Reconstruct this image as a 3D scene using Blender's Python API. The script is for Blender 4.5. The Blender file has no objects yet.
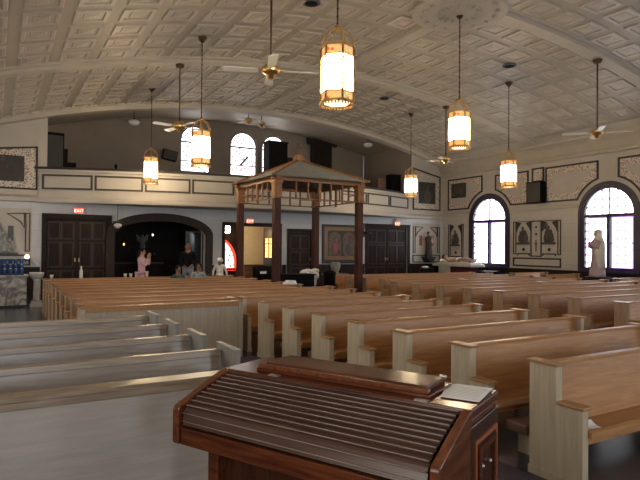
import bpy, math, random
from mathutils import Vector, Matrix
random.seed(4)
S = bpy.context.scene
C = S.collection
PI = math.pi
R = math.radians

# ------------------------------------------------------------------ mesh helpers
class MB:
    def __init__(s):
        s.v = []; s.f = []; s.sm = []
    def add(s, vs, fs, smooth=False):
        b = len(s.v); s.v += [tuple(p) for p in vs]
        for f in fs:
            s.f.append([b + i for i in f]); s.sm.append(smooth)
        return s
    def box(s, x0, x1, y0, y1, z0, z1, M=None):
        vs = [Vector((x, y, z)) for z in (z0, z1) for y in (y0, y1) for x in (x0, x1)]
        if M: vs = [M @ p for p in vs]
        return s.add(vs, [(0, 2, 3, 1), (4, 5, 7, 6), (0, 1, 5, 4), (2, 6, 7, 3), (0, 4, 6, 2), (1, 3, 7, 5)])
    def prism(s, poly, a0, a1, m):
        """poly 2-D, extruded from a0 to a1; m(u, v, a) gives the 3-D point"""
        n = len(poly)
        vs = [m(u, v, a0) for u, v in poly] + [m(u, v, a1) for u, v in poly]
        fs = [tuple(range(n))[::-1], tuple(range(n, 2 * n))]
        fs += [(i, (i + 1) % n, n + (i + 1) % n, n + i) for i in range(n)]
        return s.add(vs, fs)
    def face(s, pts):
        return s.add(pts, [tuple(range(len(pts)))])
    def lathe(s, prof, n=16, c=(0, 0, 0), sx=1, sy=1, smooth=True, M=None, ph=0):
        vs = []; fs = []
        for r, z in prof:
            for i in range(n):
                a = 2 * PI * i / n + ph
                p = Vector((c[0] + r * sx * math.cos(a), c[1] + r * sy * math.sin(a), c[2] + z))
                vs.append(M @ p if M else p)
        for j in range(len(prof) - 1):
            for i in range(n):
                k = (i + 1) % n
                fs.append((j * n + i, j * n + k, (j + 1) * n + k, (j + 1) * n + i))
        fs.append(tuple(range(n))[::-1]); fs.append(tuple(range((len(prof) - 1) * n, len(prof) * n)))
        return s.add(vs, fs, smooth)
    def tube(s, pts, r, n=8, smooth=True):
        pts = [Vector(p) for p in pts]
        rs = r if isinstance(r, (list, tuple)) else [r] * len(pts)
        vs = []; fs = []
        for i, p in enumerate(pts):
            d = (pts[min(i + 1, len(pts) - 1)] - pts[max(i - 1, 0)]).normalized()
            u = d.cross(Vector((0, 0, 1)))
            if u.length < .1: u = d.cross(Vector((0, 1, 0)))
            u.normalize(); w = d.cross(u)
            for k in range(n):
                a = 2 * PI * k / n
                vs.append(p + rs[i] * (math.cos(a) * u + math.sin(a) * w))
        for i in range(len(pts) - 1):
            for k in range(n):
                q = (k + 1) % n
                fs.append((i * n + k, i * n + q, (i + 1) * n + q, (i + 1) * n + k))
        fs.append(tuple(range(n))[::-1]); fs.append(tuple(range((len(pts) - 1) * n, len(pts) * n)))
        return s.add(vs, fs, smooth)
    def ell(s, c, rx, ry, rz, n=12, m=8, M=None):
        prof = []
        for j in range(m + 1):
            a = -PI / 2 + PI * j / m
            prof.append((max(math.cos(a), .02), math.sin(a) * rz))
        vs0 = len(s.v)
        T = Matrix.Translation(Vector(c))
        if M: T = T @ M
        return s.lathe([(p[0], p[1]) for p in prof], n, (0, 0, 0), rx, ry, True, T)
    def strip(s, path, w, th, m, closed=True, d0=0.0):
        """flat moulding of width w along a 2-D path in the plane m(u, v, d), standing th proud"""
        P = [Vector(p) for p in path]; n = len(P); inn = []; out = []
        for i in range(n):
            a = P[i - 1] if (closed or i > 0) else None
            b = P[(i + 1) % n] if (closed or i < n - 1) else None
            d1 = (P[i] - a).normalized() if a is not None else None
            d2 = (b - P[i]).normalized() if b is not None else None
            if d1 is None: d1 = d2
            if d2 is None: d2 = d1
            n1 = Vector((-d1.y, d1.x)); n2 = Vector((-d2.y, d2.x))
            t = n1 + n2
            t = t / max(t.dot(n1), .35) if t.length > 1e-6 else n1
            inn.append(P[i] + t * w / 2); out.append(P[i] - t * w / 2)
        for i in range(n if closed else n - 1):
            j = (i + 1) % n
            q = [inn[i], inn[j], out[j], out[i]]
            vs = [m(p.x, p.y, d0 + th) for p in q] + [m(p.x, p.y, d0) for p in q]
            s.add(vs, [(0, 1, 2, 3), (0, 4, 5, 1), (1, 5, 6, 2), (2, 6, 7, 3), (3, 7, 4, 0), (7, 6, 5, 4)])
        return s
    def build(s, name, mat, parent=None, bevel=0, **props):
        me = bpy.data.meshes.new(name)
        me.from_pydata(s.v, [], s.f); me.update()
        me.polygons.foreach_set('use_smooth', s.sm)
        import bmesh
        bm = bmesh.new(); bm.from_mesh(me); bmesh.ops.recalc_face_normals(bm, faces=bm.faces); bm.to_mesh(me); bm.free()
        o = bpy.data.objects.new(name, me); C.objects.link(o)
        me.materials.append(mat)
        if parent is not None: o.parent = parent
        if bevel:
            b = o.modifiers.new('edge', 'BEVEL'); b.width = bevel; b.segments = 2; b.limit_method = 'ANGLE'
        for k, v in props.items(): o[k] = v
        return o

def thing(name, label, cat, loc=(0, 0, 0), rz=0, group=None):
    o = bpy.data.objects.new(name, None); C.objects.link(o)
    o.location = loc; o.rotation_euler = (0, 0, rz); o.empty_display_size = .1
    o['label'] = label; o['category'] = cat
    if group: o['group'] = group
    return o
def struct(o, label=None):
    o['kind'] = 'structure'
    if label: o['label'] = label
    return o
def copy_thing(o, loc, label=None, rz=None):
    def cp(src, par):
        c = src.copy(); C.objects.link(c)
        if par is not None: c.parent = par
        for ch in kids[src.name]: cp(ch, c)
        return c
    kids = {}
    def walk(x):
        kids[x.name] = list(x.children)
        for y in x.children: walk(y)
    walk(o)
    c = cp(o, None); c.location = loc
    if rz is not None: c.rotation_euler = (0, 0, rz)
    if label: c['label'] = label
    return c
def arc(cx, cy, r, a0, a1, n, ry=None):
    ry = ry or r
    return [(cx + r * math.cos(R(a0 + (a1 - a0) * i / n)), cy + ry * math.sin(R(a0 + (a1 - a0) * i / n))) for i in range(n + 1)]

# ------------------------------------------------------------------ materials
def base(name):
    m = bpy.data.materials.new(name); m.use_nodes = True
    nt = m.node_tree; b = nt.nodes['Principled BSDF']
    return m, nt, b
def mat(name, col, rough=.6, metal=0, var=.12, scale=6, spec=.5, bump=0, emit=0, ecol=None):
    m, nt, b = base(name)
    tc = nt.nodes.new('ShaderNodeTexCoord'); nz = nt.nodes.new('ShaderNodeTexNoise')
    nz.inputs['Scale'].default_value = scale; nz.inputs['Detail'].default_value = 4
    nt.links.new(tc.outputs['Object'], nz.inputs['Vector'])
    cr = nt.nodes.new('ShaderNodeValToRGB')
    cr.color_ramp.elements[0].position = .3; cr.color_ramp.elements[1].position = .7
    cr.color_ramp.elements[0].color = [c * (1 - var) for c in col] + [1]
    cr.color_ramp.elements[1].color = [min(1, c * (1 + var)) for c in col] + [1]
    nt.links.new(nz.outputs['Fac'], cr.inputs['Fac']); nt.links.new(cr.outputs['Color'], b.inputs['Base Color'])
    b.inputs['Roughness'].default_value = rough; b.inputs['Metallic'].default_value = metal
    b.inputs['Specular IOR Level'].default_value = spec
    if bump:
        bp = nt.nodes.new('ShaderNodeBump'); bp.inputs['Strength'].default_value = bump; bp.inputs['Distance'].default_value = .02
        nt.links.new(nz.outputs['Fac'], bp.inputs['Height']); nt.links.new(bp.outputs['Normal'], b.inputs['Normal'])
    if emit:
        b.inputs['Emission Color'].default_value = (*(ecol or col), 1); b.inputs['Emission Strength'].default_value = emit
    return m
def wood(name, dark, light, axis='x', rough=.35, sc=1.0, spec=.5):
    m, nt, b = base(name)
    tc = nt.nodes.new('ShaderNodeTexCoord'); mp = nt.nodes.new('ShaderNodeMapping')
    st = {'x': (1.2, 14, 14), 'y': (14, 1.2, 14), 'z': (14, 14, 1.2)}[axis]
    mp.inputs['Scale'].default_value = [q * sc for q in st]
    nz = nt.nodes.new('ShaderNodeTexNoise'); nz.inputs['Scale'].default_value = 2.2; nz.inputs['Detail'].default_value = 6
    nz.inputs['Distortion'].default_value = .6
    nt.links.new(tc.outputs['Object'], mp.inputs['Vector']); nt.links.new(mp.outputs['Vector'], nz.inputs['Vector'])
    n2 = nt.nodes.new('ShaderNodeTexNoise'); n2.inputs['Scale'].default_value = 1.7; n2.inputs['Detail'].default_value = 2
    nt.links.new(tc.outputs['Object'], n2.inputs['Vector'])
    mx = nt.nodes.new('ShaderNodeMath'); mx.operation = 'MULTIPLY_ADD'; mx.inputs[1].default_value = .35
    nt.links.new(n2.outputs['Fac'], mx.inputs[0]); nt.links.new(nz.outputs['Fac'], mx.inputs[2])
    cr = nt.nodes.new('ShaderNodeValToRGB')
    cr.color_ramp.elements[0].position = .45; cr.color_ramp.elements[1].position = .9
    cr.color_ramp.elements[0].color = (*dark, 1); cr.color_ramp.elements[1].color = (*light, 1)
    nt.links.new(mx.outputs[0], cr.inputs['Fac']); nt.links.new(cr.outputs['Color'], b.inputs['Base Color'])
    b.inputs['Roughness'].default_value = rough; b.inputs['Specular IOR Level'].default_value = spec
    return m
def glow(name, col, strength, dots=None, dcol=(1, .25, .3), dscale=3.0, dsize=.16, dstr=.8, flat=(0, 1, 1)):
    m = bpy.data.materials.new(name); m.use_nodes = True
    nt = m.node_tree; nt.nodes.remove(nt.nodes['Principled BSDF'])
    out = nt.nodes['Material Output']; e = nt.nodes.new('ShaderNodeEmission')
    e.inputs['Color'].default_value = (*col, 1); e.inputs['Strength'].default_value = strength
    tc = nt.nodes.new('ShaderNodeTexCoord')
    if dots is None:
        nz = nt.nodes.new('ShaderNodeTexNoise'); nz.inputs['Scale'].default_value = 3
        nt.links.new(tc.outputs['Object'], nz.inputs['Vector'])
        ml = nt.nodes.new('ShaderNodeMath'); ml.operation = 'MULTIPLY_ADD'; ml.inputs[1].default_value = strength * .5; ml.inputs[2].default_value = strength * .75
        nt.links.new(nz.outputs['Fac'], ml.inputs[0]); nt.links.new(ml.outputs[0], e.inputs['Strength'])
        nt.links.new(e.outputs[0], out.inputs['Surface'])
        return m
    vo = nt.nodes.new('ShaderNodeTexVoronoi'); vo.inputs['Scale'].default_value = dscale; vo.inputs['Randomness'].default_value = dots
    vo.voronoi_dimensions = '2D'; sx_ = nt.nodes.new('ShaderNodeSeparateXYZ'); cx_ = nt.nodes.new('ShaderNodeCombineXYZ')
    nt.links.new(tc.outputs['Object'], sx_.inputs[0]); nt.links.new(sx_.outputs['X' if flat[0] else 'Y'], cx_.inputs[0]); nt.links.new(sx_.outputs['Z'], cx_.inputs[1]); nt.links.new(cx_.outputs[0], vo.inputs['Vector'])
    lt = nt.nodes.new('ShaderNodeMath'); lt.operation = 'LESS_THAN'; lt.inputs[1].default_value = dsize
    nt.links.new(vo.outputs['Distance'], lt.inputs[0])
    e2 = nt.nodes.new('ShaderNodeEmission'); e2.inputs['Color'].default_value = (*dcol, 1); e2.inputs['Strength'].default_value = dstr
    mx = nt.nodes.new('ShaderNodeMixShader')
    nt.links.new(lt.outputs[0], mx.inputs[0]); nt.links.new(e.outputs[0], mx.inputs[1]); nt.links.new(e2.outputs[0], mx.inputs[2])
    nt.links.new(mx.outputs[0], out.inputs['Surface'])
    return m
def spotted(name, ground, spot, spot2, scale=14, size=.33, rough=.7, emit=0):
    m, nt, b = base(name)
    tc = nt.nodes.new('ShaderNodeTexCoord'); vo = nt.nodes.new('ShaderNodeTexVoronoi')
    vo.inputs['Scale'].default_value = scale
    nt.links.new(tc.outputs['Object'], vo.inputs['Vector'])
    lt = nt.nodes.new('ShaderNodeMath'); lt.operation = 'LESS_THAN'; lt.inputs[1].default_value = size
    nt.links.new(vo.outputs['Distance'], lt.inputs[0])
    sp = nt.nodes.new('ShaderNodeSeparateColor'); nt.links.new(vo.outputs['Color'], sp.inputs[0])
    g = nt.nodes.new('ShaderNodeMath'); g.operation = 'GREATER_THAN'; g.inputs[1].default_value = .5
    nt.links.new(sp.outputs[0], g.inputs[0])
    m1 = nt.nodes.new('ShaderNodeMix'); m1.data_type = 'RGBA'; m1.inputs[6].default_value = (*spot, 1); m1.inputs[7].default_value = (*spot2, 1)
    nt.links.new(g.outputs[0], m1.inputs[0])
    m2 = nt.nodes.new('ShaderNodeMix'); m2.data_type = 'RGBA'; m2.inputs[6].default_value = (*ground, 1)
    nt.links.new(lt.outputs[0], m2.inputs[0]); nt.links.new(m1.outputs[2], m2.inputs[7])
    nt.links.new(m2.outputs[2], b.inputs['Base Color']); b.inputs['Roughness'].default_value = rough
    if emit: nt.links.new(m2.outputs[2], b.inputs['Emission Color']); b.inputs['Emission Strength'].default_value = emit
    return m
def blotch(name, cols, scale=4, rough=.5):
    """a dark painting: soft patches of several colours"""
    m, nt, b = base(name)
    tc = nt.nodes.new('ShaderNodeTexCoord'); nz = nt.nodes.new('ShaderNodeTexNoise')
    nz.inputs['Scale'].default_value = scale; nz.inputs['Detail'].default_value = 5; nz.inputs['Distortion'].default_value = 1.2
    nt.links.new(tc.outputs['Object'], nz.inputs['Vector'])
    cr = nt.nodes.new('ShaderNodeValToRGB'); el = cr.color_ramp.elements
    while len(el) < len(cols): el.new(.5)
    for i, c in enumerate(cols):
        el[i].position = .3 + .4 * i / (len(cols) - 1); el[i].color = (*c, 1)
    nt.links.new(nz.outputs['Fac'], cr.inputs['Fac']); nt.links.new(cr.outputs['Color'], b.inputs['Base Color'])
    b.inputs['Roughness'].default_value = rough
    return m
def tiles(name, c1, c2, mortar, w=.6, h=.4, rough=.5, axis='x', ms=.01):
    m, nt, b = base(name)
    tc = nt.nodes.new('ShaderNodeTexCoord'); sp = nt.nodes.new('ShaderNodeSeparateXYZ'); cb = nt.nodes.new('ShaderNodeCombineXYZ')
    nt.links.new(tc.outputs['Object'], sp.inputs[0])
    nt.links.new(sp.outputs['X' if axis in 'xf' else 'Y'], cb.inputs[0]); nt.links.new(sp.outputs['Y' if axis == 'f' else 'Z'], cb.inputs[1])
    br = nt.nodes.new('ShaderNodeTexBrick'); br.inputs['Scale'].default_value = 1
    br.inputs['Color1'].default_value = (*c1, 1); br.inputs['Color2'].default_value = (*c2, 1); br.inputs['Mortar'].default_value = (*mortar, 1)
    br.inputs['Brick Width'].default_value = w; br.inputs['Row Height'].default_value = h; br.inputs['Mortar Size'].default_value = ms
    br.offset = 0 if axis == 'f' else .5
    nt.links.new(cb.outputs[0], br.inputs['Vector']); nt.links.new(br.outputs['Color'], b.inputs['Base Color'])
    b.inputs['Roughness'].default_value = rough
    return m

M = {}
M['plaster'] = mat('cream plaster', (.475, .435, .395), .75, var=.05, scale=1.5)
M['lowwall'] = tiles('pale stone blocks', (.54, .55, .57), (.52, .53, .55), (.47, .475, .49), 1.0, .55, .5, 'x', .012)
M['lowwall_y'] = tiles('pale stone blocks side', (.50, .465, .43), (.47, .44, .405), (.40, .375, .345), 1.0, .55, .5, 'y', .014)
M['ceil'] = mat('painted tin ceiling', (.375, .325, .265), .5, var=.06, scale=1.2)
M['ribm'] = mat('cream rib paint', (.47, .42, .355), .6, var=.05, scale=1.5)
M['tilering'] = mat('raised tin squares', (.435, .38, .315), .38, var=.05, scale=2)  # light caught by the tile edges, put in as a paler tone than the field
M['floor'] = tiles('dark slate floor tiles', (.030, .032, .042), (.040, .042, .054), (.018, .018, .022), .3, .3, .22, 'f', .006)
M['carpet'] = mat('plum aisle carpet', (.075, .055, .075), .9, var=.25, scale=60)
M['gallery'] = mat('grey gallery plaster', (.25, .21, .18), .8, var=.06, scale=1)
M['dkwood'] = wood('dark walnut', (.008, .004, .003), (.030, .014, .009), 'z', .42, spec=.15)
M['doormould'] = wood('highlighted walnut moulding', (.020, .010, .006), (.060, .032, .020), 'z', .35, spec=.25)  # glossy highlights of the door panels, put in as lighter wood
M['wains'] = wood('dark stained wainscot', (.010, .006, .005), (.028, .017, .012), 'z', .5, spec=.15)
M['rail'] = mat('dark rail', (.020, .016, .013), .4)
M['olive'] = mat('dark olive frame', (.050, .043, .024), .5)
M['black'] = mat('black frame paint', (.018, .016, .015), .45)
M['vine'] = spotted('painted vine border', (.60, .54, .48), (.34, .17, .15), (.20, .17, .12), 17, .42)
M['pew'] = wood('varnished oak seat backs', (.36, .155, .047), (.53, .275, .103), 'x', .36)
M['pewend'] = wood('limed oak pew ends', (.43, .345, .225), (.58, .485, .34), 'z', .45)
M['pewend2'] = wood('brown oak pew ends', (.25, .15, .085), (.38, .245, .145), 'z', .42)
M['pewcap'] = wood('oak caps', (.30, .145, .055), (.46, .25, .11), 'y', .33)
M['lpew'] = wood('greyed oak panels', (.26, .205, .165), (.37, .305, .25), 'x', .25, spec=.4)
M['lend'] = wood('greyed oak ends', (.20, .19, .165), (.30, .285, .25), 'z', .4)
M['lrail'] = wood('tan oak top rails', (.24, .175, .12), (.42, .325, .235), 'x', .3)
M['screen'] = wood('plain grey oak boards', (.44, .395, .345), (.55, .50, .445), 'x', .5)
M['screen_z'] = wood('plain tan oak boards', (.34, .275, .20), (.44, .365, .275), 'z', .45)
M['kneel'] = mat('brown kneeler vinyl', (.16, .085, .05), .5)
M['mahog'] = wood('mahogany case', (.06, .015, .006), (.16, .047, .018), 'x', .2)
M['mahogz'] = wood('mahogany panel', (.030, .010, .005), (.085, .030, .013), 'z', .22)
M['cheek'] = wood('red mahogany cheek', (.09, .024, .009), (.20, .065, .024), 'y', .2)
M['tamb'] = wood('dark rolltop slats', (.055, .026, .018), (.105, .056, .038), 'x', .30)
M['glint'] = mat('slat edge glint', (.30, .23, .20), .3)  # highlights along the slat edges, put in as a pale colour
M['orange'] = mat('orange inlay line', (.36, .10, .03), .4)
M['brass'] = mat('brass', (.66, .42, .16), .28, 1, .12, 8)
M['dkbrass'] = mat('aged brass rod', (.10, .055, .025), .5, .7)
M['lampglass'] = glow('lit milk glass', (1, .78, .48), 52)
M['lowglass'] = glow('lit lower glass', (1, .74, .40), 3.0)
M['lampband'] = spotted('rosette band', (.75, .45, .16), (.85, .12, .03), (.55, .60, .30), 13, .36, .4, .75)
M['white'] = mat('white paint', (.72, .70, .66), .45, var=.05)
M['blade'] = mat('white fan blade', (.75, .73, .70), .4, var=.04)
M['globe'] = mat('opal glass globe', (.62, .60, .56), .2, var=.03)
M['win'] = glow('bright leaded glass', (.86, .93, 1), 6.0, 0.0, (1, .62, .70), 3.3, .19, .85)
M['winside'] = glow('daylight glass', (1, .93, .84), 4.8)
M['fillfront'] = glow('cool front fill glow', (.90, .95, 1), 11)
M['winfringe'] = glow('violet lens fringe', (.62, .30, 1), 1.2)  # violet lens fringe at the pane edges, painted as a glowing band
M['gwin'] = glow('pale stained glass', (1, .96, .95), 2.6, .9, (.9, .45, .45), 3.6, .20, .8, (1, 0, 1))
M['redglass'] = glow('red border glass', (1, .06, .03), 1.6)
M['fanglass'] = glow('white and green glass', (1, .93, .84), 1.25, .8, (.25, .55, .3), 4, .2, .7, (1, 0, 1))
M['amber'] = glow('amber glass', (1, .55, .15), 2.2, .3, (.9, .25, .05), 6, .2, .9, (0, 1, 1))
M['winframe'] = mat('dark violet window frame', (.022, .014, .040), .4)
M['cream'] = mat('warm cream wall', (.66, .55, .38), .8, var=.05)
M['exit'] = mat('red exit housing', (.9, .05, .03), .4, emit=1.6, ecol=(1, .05, .02))
M['exitbox'] = mat('pale sign housing', (.6, .5, .45), .5)
M['exittxt'] = glow('sign letters', (1, .75, .6), 2.4)
M['brick'] = tiles('dark brown brick', (.034, .015, .011), (.022, .011, .009), (.012, .009, .008), .22, .075, .7, 'x', .01)
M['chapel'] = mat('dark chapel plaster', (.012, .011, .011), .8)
M['greyrel'] = mat('grey plaster relief', (.26, .26, .25), .7, var=.3, scale=9)
M['dimgrey'] = mat('dim grey stone', (.10, .10, .105), .7)
M['roof'] = mat('pale canopy cloth', (.27, .285, .275), .7, var=.08)
M['golden'] = wood('golden oak trim', (.15, .060, .020), (.28, .125, .042), 'x', .4, spec=.3)
M['post'] = wood('mahogany post', (.035, .010, .006), (.085, .026, .013), 'z', .45, spec=.2)
M['marble'] = blotch('veined white marble', [(.60, .59, .57), (.58, .57, .55), (.16, .16, .17), (.57, .56, .54), (.62, .61, .59)], 2.2, .3)
M['stone'] = mat('white stone', (.52, .50, .47), .5)
M['blueglass'] = mat('blue votive glass', (.02, .09, .30), .15, var=.3, scale=12)
M['skin'] = mat('warm skin', (.42, .24, .16), .55)
M['dkskin'] = mat('brown skin', (.22, .11, .07), .55)
M['hair'] = mat('dark hair', (.009, .007, .006), .7, spec=.1)
M['pink'] = mat('pink knit', (.66, .42, .46), .8)
M['bag'] = mat('rose bag', (.26, .09, .09), .7)
M['blk'] = mat('black cloth', (.008, .008, .009), .9, spec=.1)
M['jean'] = mat('blue denim', (.05, .07, .12), .8)
M['greycloth'] = mat('pale grey cloth', (.30, .32, .35), .8)
M['teal'] = mat('teal jacket', (.03, .075, .10), .7)
M['wht'] = mat('white cotton', (.75, .72, .70), .8)
M['robe'] = mat('brown habit', (.035, .022, .015), .6)
M['mauve'] = mat('mauve mantle', (.42, .30, .33), .55)
M['ivory'] = mat('ivory paint', (.60, .55, .48), .5)
M['flesh'] = mat('painted plaster flesh', (.48, .33, .25), .5)
M['maroon'] = mat('maroon frontal', (.10, .012, .022), .7)
M['relief'] = mat('bronzed relief', (.070, .058, .048), .5)
M['paper'] = mat('printed paper', (.90, .89, .87), .7, var=.02)
M['ink'] = mat('grey print', (.62, .62, .64), .8)
M['cabinet'] = mat('black cabinet', (.006, .005, .005), .6, spec=.08)
M['chrome'] = mat('pale metal', (.6, .58, .55), .3, .8)
M['icon'] = blotch('painted icon panel', [(.02, .02, .02), (.10, .03, .02), (.13, .09, .05), (.05, .07, .05), (.16, .13, .10)], 5)
M['gold'] = mat('antique gold frame', (.22, .12, .04), .4)
M['oilpaint'] = blotch('dark oil painting', [(.012, .012, .012), (.05, .035, .025), (.02, .03, .025), (.09, .07, .055)], 3)
M['velvet'] = mat('dark curtain', (.030, .024, .022), .9, spec=.1)

# ------------------------------------------------------------------ room constants
XL, XR, YB, YF = -1.7, 19.74, 21.36, -9.0
XC = 9.5
def vault(x): return 7.45 - .0158 * (x - 10.0) ** 2
G_Y, G_Z = 25.5, 3.28
BX0, BX1 = 1.25, 17.65
def bow(x): return YB - 1.8 * (1 - ((x - 9.45) / 8.2) ** 2)

# floor and carpet
mb = MB(); mb.box(XL, XR + .4, YF, 26, -.1, 0); struct(mb.build('floor', M['floor']))
mb = MB(); mb.box(1.80, 3.50, -4, 8.0, .0, .008); struct(mb.build('trim_1', M['carpet']), 'plum carpet strip along the aisle')

# ceiling vault + raised tin squares
mb = MB()
nx = 44; xs = [XL + (XR + .3 - XL) * i / nx for i in range(nx + 1)]
for a, b in zip(xs[:-1], xs[1:]):
    mb.add([(a, YF, vault(a)), (b, YF, vault(b)), (b, 21.6, vault(b)), (a, 21.6, vault(a))], [(0, 1, 2, 3)], True)
    mb.add([(a, YF, vault(a) + .3), (b, YF, vault(b) + .3), (b, 26, vault(b) + .3), (a, 26, vault(a) + .3)], [(0, 1, 2, 3)], True)
ceiling = struct(mb.build('ceiling', M['ceil']))
mb = MB()
def ring(cx, cy, prof):
    """stack of concentric squares (half-size, drop below the vault)"""
    vs = []
    for hs, d in prof:
        for sx, sy in ((-1, -1), (1, -1), (1, 1), (-1, 1)):
            x = cx + sx * hs; vs.append((x, cy + sy * hs, vault(x) - d))
    fs = []
    for j in range(len(prof) - 1):
        for k in range(4):
            fs.append((j * 4 + k, j * 4 + (k + 1) % 4, j * 4 + 4 + (k + 1) % 4, j * 4 + 4 + k))
    fs.append(tuple(range(len(vs) - 4, len(vs))))
    mb.add(vs, fs)
for bay in range(-2, 3):
    for r in range(6):
        cy = 3.4 + 6 * bay + .225 + .925 * (r + .5)
        if cy < YF + .5: continue
        for c in range(11):
            for sg in (-1, 1):
                cx = XC + sg * (.25 + .9 * (c + .5))
                if not (XL + .4 < cx < XR - .6): continue
                ring(cx, cy, [(.335, 0), (.325, .034), (.31, .040), (.25, .038), (.235, .004), (.16, .006), (.14, .022), (.10, .024), (.05, .034)])
mb.build('tile_relief', M['tilering'], ceiling)
# ribs across and along the vault
n = 2
def rib(y, w, d):
    b = MB(); N = 40
    prof = [(-w / 2 - .12, 0), (-w / 2 - .1, .05), (-w / 2, .06), (-w / 2, d), (w / 2, d), (w / 2, .06), (w / 2 + .1, .05), (w / 2 + .12, 0)]
    for i in range(N):
        a = XL + (XR - XL) * i / N; c = XL + (XR - XL) * (i + 1) / N
        for (p0, d0), (p1, d1) in zip(prof[:-1], prof[1:]):
            b.add([(a, y + p0, vault(a) - d0), (c, y + p0, vault(c) - d0), (c, y + p1, vault(c) - d1), (a, y + p1, vault(a) - d1)], [(0, 1, 2, 3)])
    return b
for y in (-2.6, 3.4, 9.4, 15.4, 21.2):
    struct(rib(y, .38 if y < 21 else .42, .14 if y < 21 else .20).build('trim_%d' % n, M['ribm']), 'cream arched rib crossing the vault'); n += 1
b = MB(); b.box(XC - .2, XC + .2, YF, 21.0, 7.33, 7.45); b.box(XC - .32, XC + .32, YF, 21.0, 7.40, 7.46)
struct(b.build('trim_%d' % n, M['ribm']), 'cream rib along the crown of the vault'); n += 1
# coved cornice along the window wall
b = MB()
prof = [(XR, 5.33), (XR - .10, 5.36), (XR - .10, 5.46), (XR - .16, 5.50), (XR - .22, 5.62), (XR - .30, 5.78), (XR - .42, 5.88), (XR - .55, 5.92), (XR - .55, 6.0), (XR - .9, 6.22), (XR, 6.22)]
b.prism(prof, YF, YB, lambda u, v, a: (u, a, v))
struct(b.build('trim_%d' % n, M['ribm']), 'coved cornice above the window wall'); n += 1
b = MB(); b.box(XL, XL + .4, YF, YB, 5.4, 5.7)
struct(b.build('trim_%d' % n, M['ribm'])); n += 1

# ------------------------------------------------------------------ window wall
WY = [18.3, 12.48, 6.6, .7, -5.2]
HW = 1.10; ZS = .91; ZC = 3.06; TOPZ = 6.2
def wall_side(x, sign, mcol, name, mlow):
    b = MB(); lo = MB()
    d = .32 * sign
    ys = sorted([(y - HW, y + HW) for y in WY])
    edges = [YF] + [v for p in ys for v in p] + [YB + .02]
    for i in range(0, len(edges), 2):
        a, c = edges[i], edges[i + 1]
        b.face([(x, a, 3.42), (x, c, 3.42), (x, c, TOPZ), (x, a, TOPZ)])
        lo.face([(x, a, 0), (x, c, 0), (x, c, 3.42), (x, a, 3.42)])
    for a, c in ys:
        y = (a + c) / 2
        A = arc(y, ZC, HW, 180, 0, 24)
        b.face([(x, u, v) for u, v in A] + [(x, c, TOPZ), (x, a, TOPZ)])
        lo.face([(x, a, 0), (x, c, 0), (x, c, ZS), (x, a, ZS)])
        loop = [(a, ZS)] + A + [(c, ZS)]
        for (u0, v0), (u1, v1) in zip(loop, loop[1:] + loop[:1]):
            b.face([(x, u0, v0), (x, u1, v1), (x + d, u1, v1), (x + d, u0, v0)])
    w = struct(b.build(name, mcol)); struct(lo.build('lower_wall', mlow, w)); return w
wall_side(XR, 1, M['plaster'], 'wall_right', M['lowwall_y'])
wall_side(XL, -1, M['plaster'], 'wall_left', M['lowwall_y'])
nwin = 1
def window(x, sign, y, detailed):
    global nwin
    e = bpy.data.objects.new('window_%d' % nwin, None); C.objects.link(e); nwin += 1
    e.location = (x, y, 0); e['kind'] = 'structure'; e['label'] = 'round-arched leaded window in a dark frame'
    g = .955
    def m(u, v, dd): return (sign * .12 - sign * dd, u, v)
    path = [(-HW + .06, ZS + .05)] + arc(0, ZC, HW - .06, 180, 0, 24) + [(HW - .06, ZS + .05)]
    b = MB(); b.strip(path, .16, .14, m)
    b.strip([(-HW, ZC - .06), (HW, ZC - .06)], .12, .13, m, False)
    b.strip([(0, ZS), (0, ZC)], .13, .13, m, False)
    b.strip([(-HW, ZS + 1.05), (HW, ZS + 1.05)], .035, .10, m, False)
    b.strip([(0, ZC), (0, ZC + g)], .03, .10, m, False)
    b.build('frame', M['winframe'], e)
    def mo(u, v, dd): return (-sign * dd, u, v)
    b = MB(); b.strip([(-HW - .06, ZS)] + arc(0, ZC, HW + .06, 180, 0, 24) + [(HW + .06, ZS)], .13, .05, mo, False)
    b.build('casing', M['winframe'], e)
    b = MB(); xx = sign * .10
    b.face([(xx, u, v) for u, v in [(-g - .06, ZS)] + arc(0, ZC, g + .06, 180, 0, 24) + [(g + .06, ZS)]])
    b.build('pane', M['win'] if detailed else M['winside'], e)
    if detailed:
        b = MB()
        for s in (-1, 1):
            q = .085; x0, x1 = (.065, .885) if s > 0 else (-.885, -.065)
            b.strip([(x0 + .02, ZS + .13), (x1 - .02, ZS + .13), (x1 - .02, ZC - .14), (x0 + .02, ZC - .14)], .05, .03, m)
        b.build('pane_border', M['winfringe'], e)  # strip imitating the colour fringe around bright panes
    # sill
    b = MB(); b.box(-.10, .12, -HW - .08, HW + .08, ZS - .06, ZS + .01); 
    for i in range(len(b.v)):
        vx = b.v[i]; b.v[i] = (vx[0] * sign, vx[1], vx[2])
    b.build('sill', M['winframe'], e)
    return e
for y in WY: window(XR, 1, y, True)
for y in WY: window(XL, -1, y, False)

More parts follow.
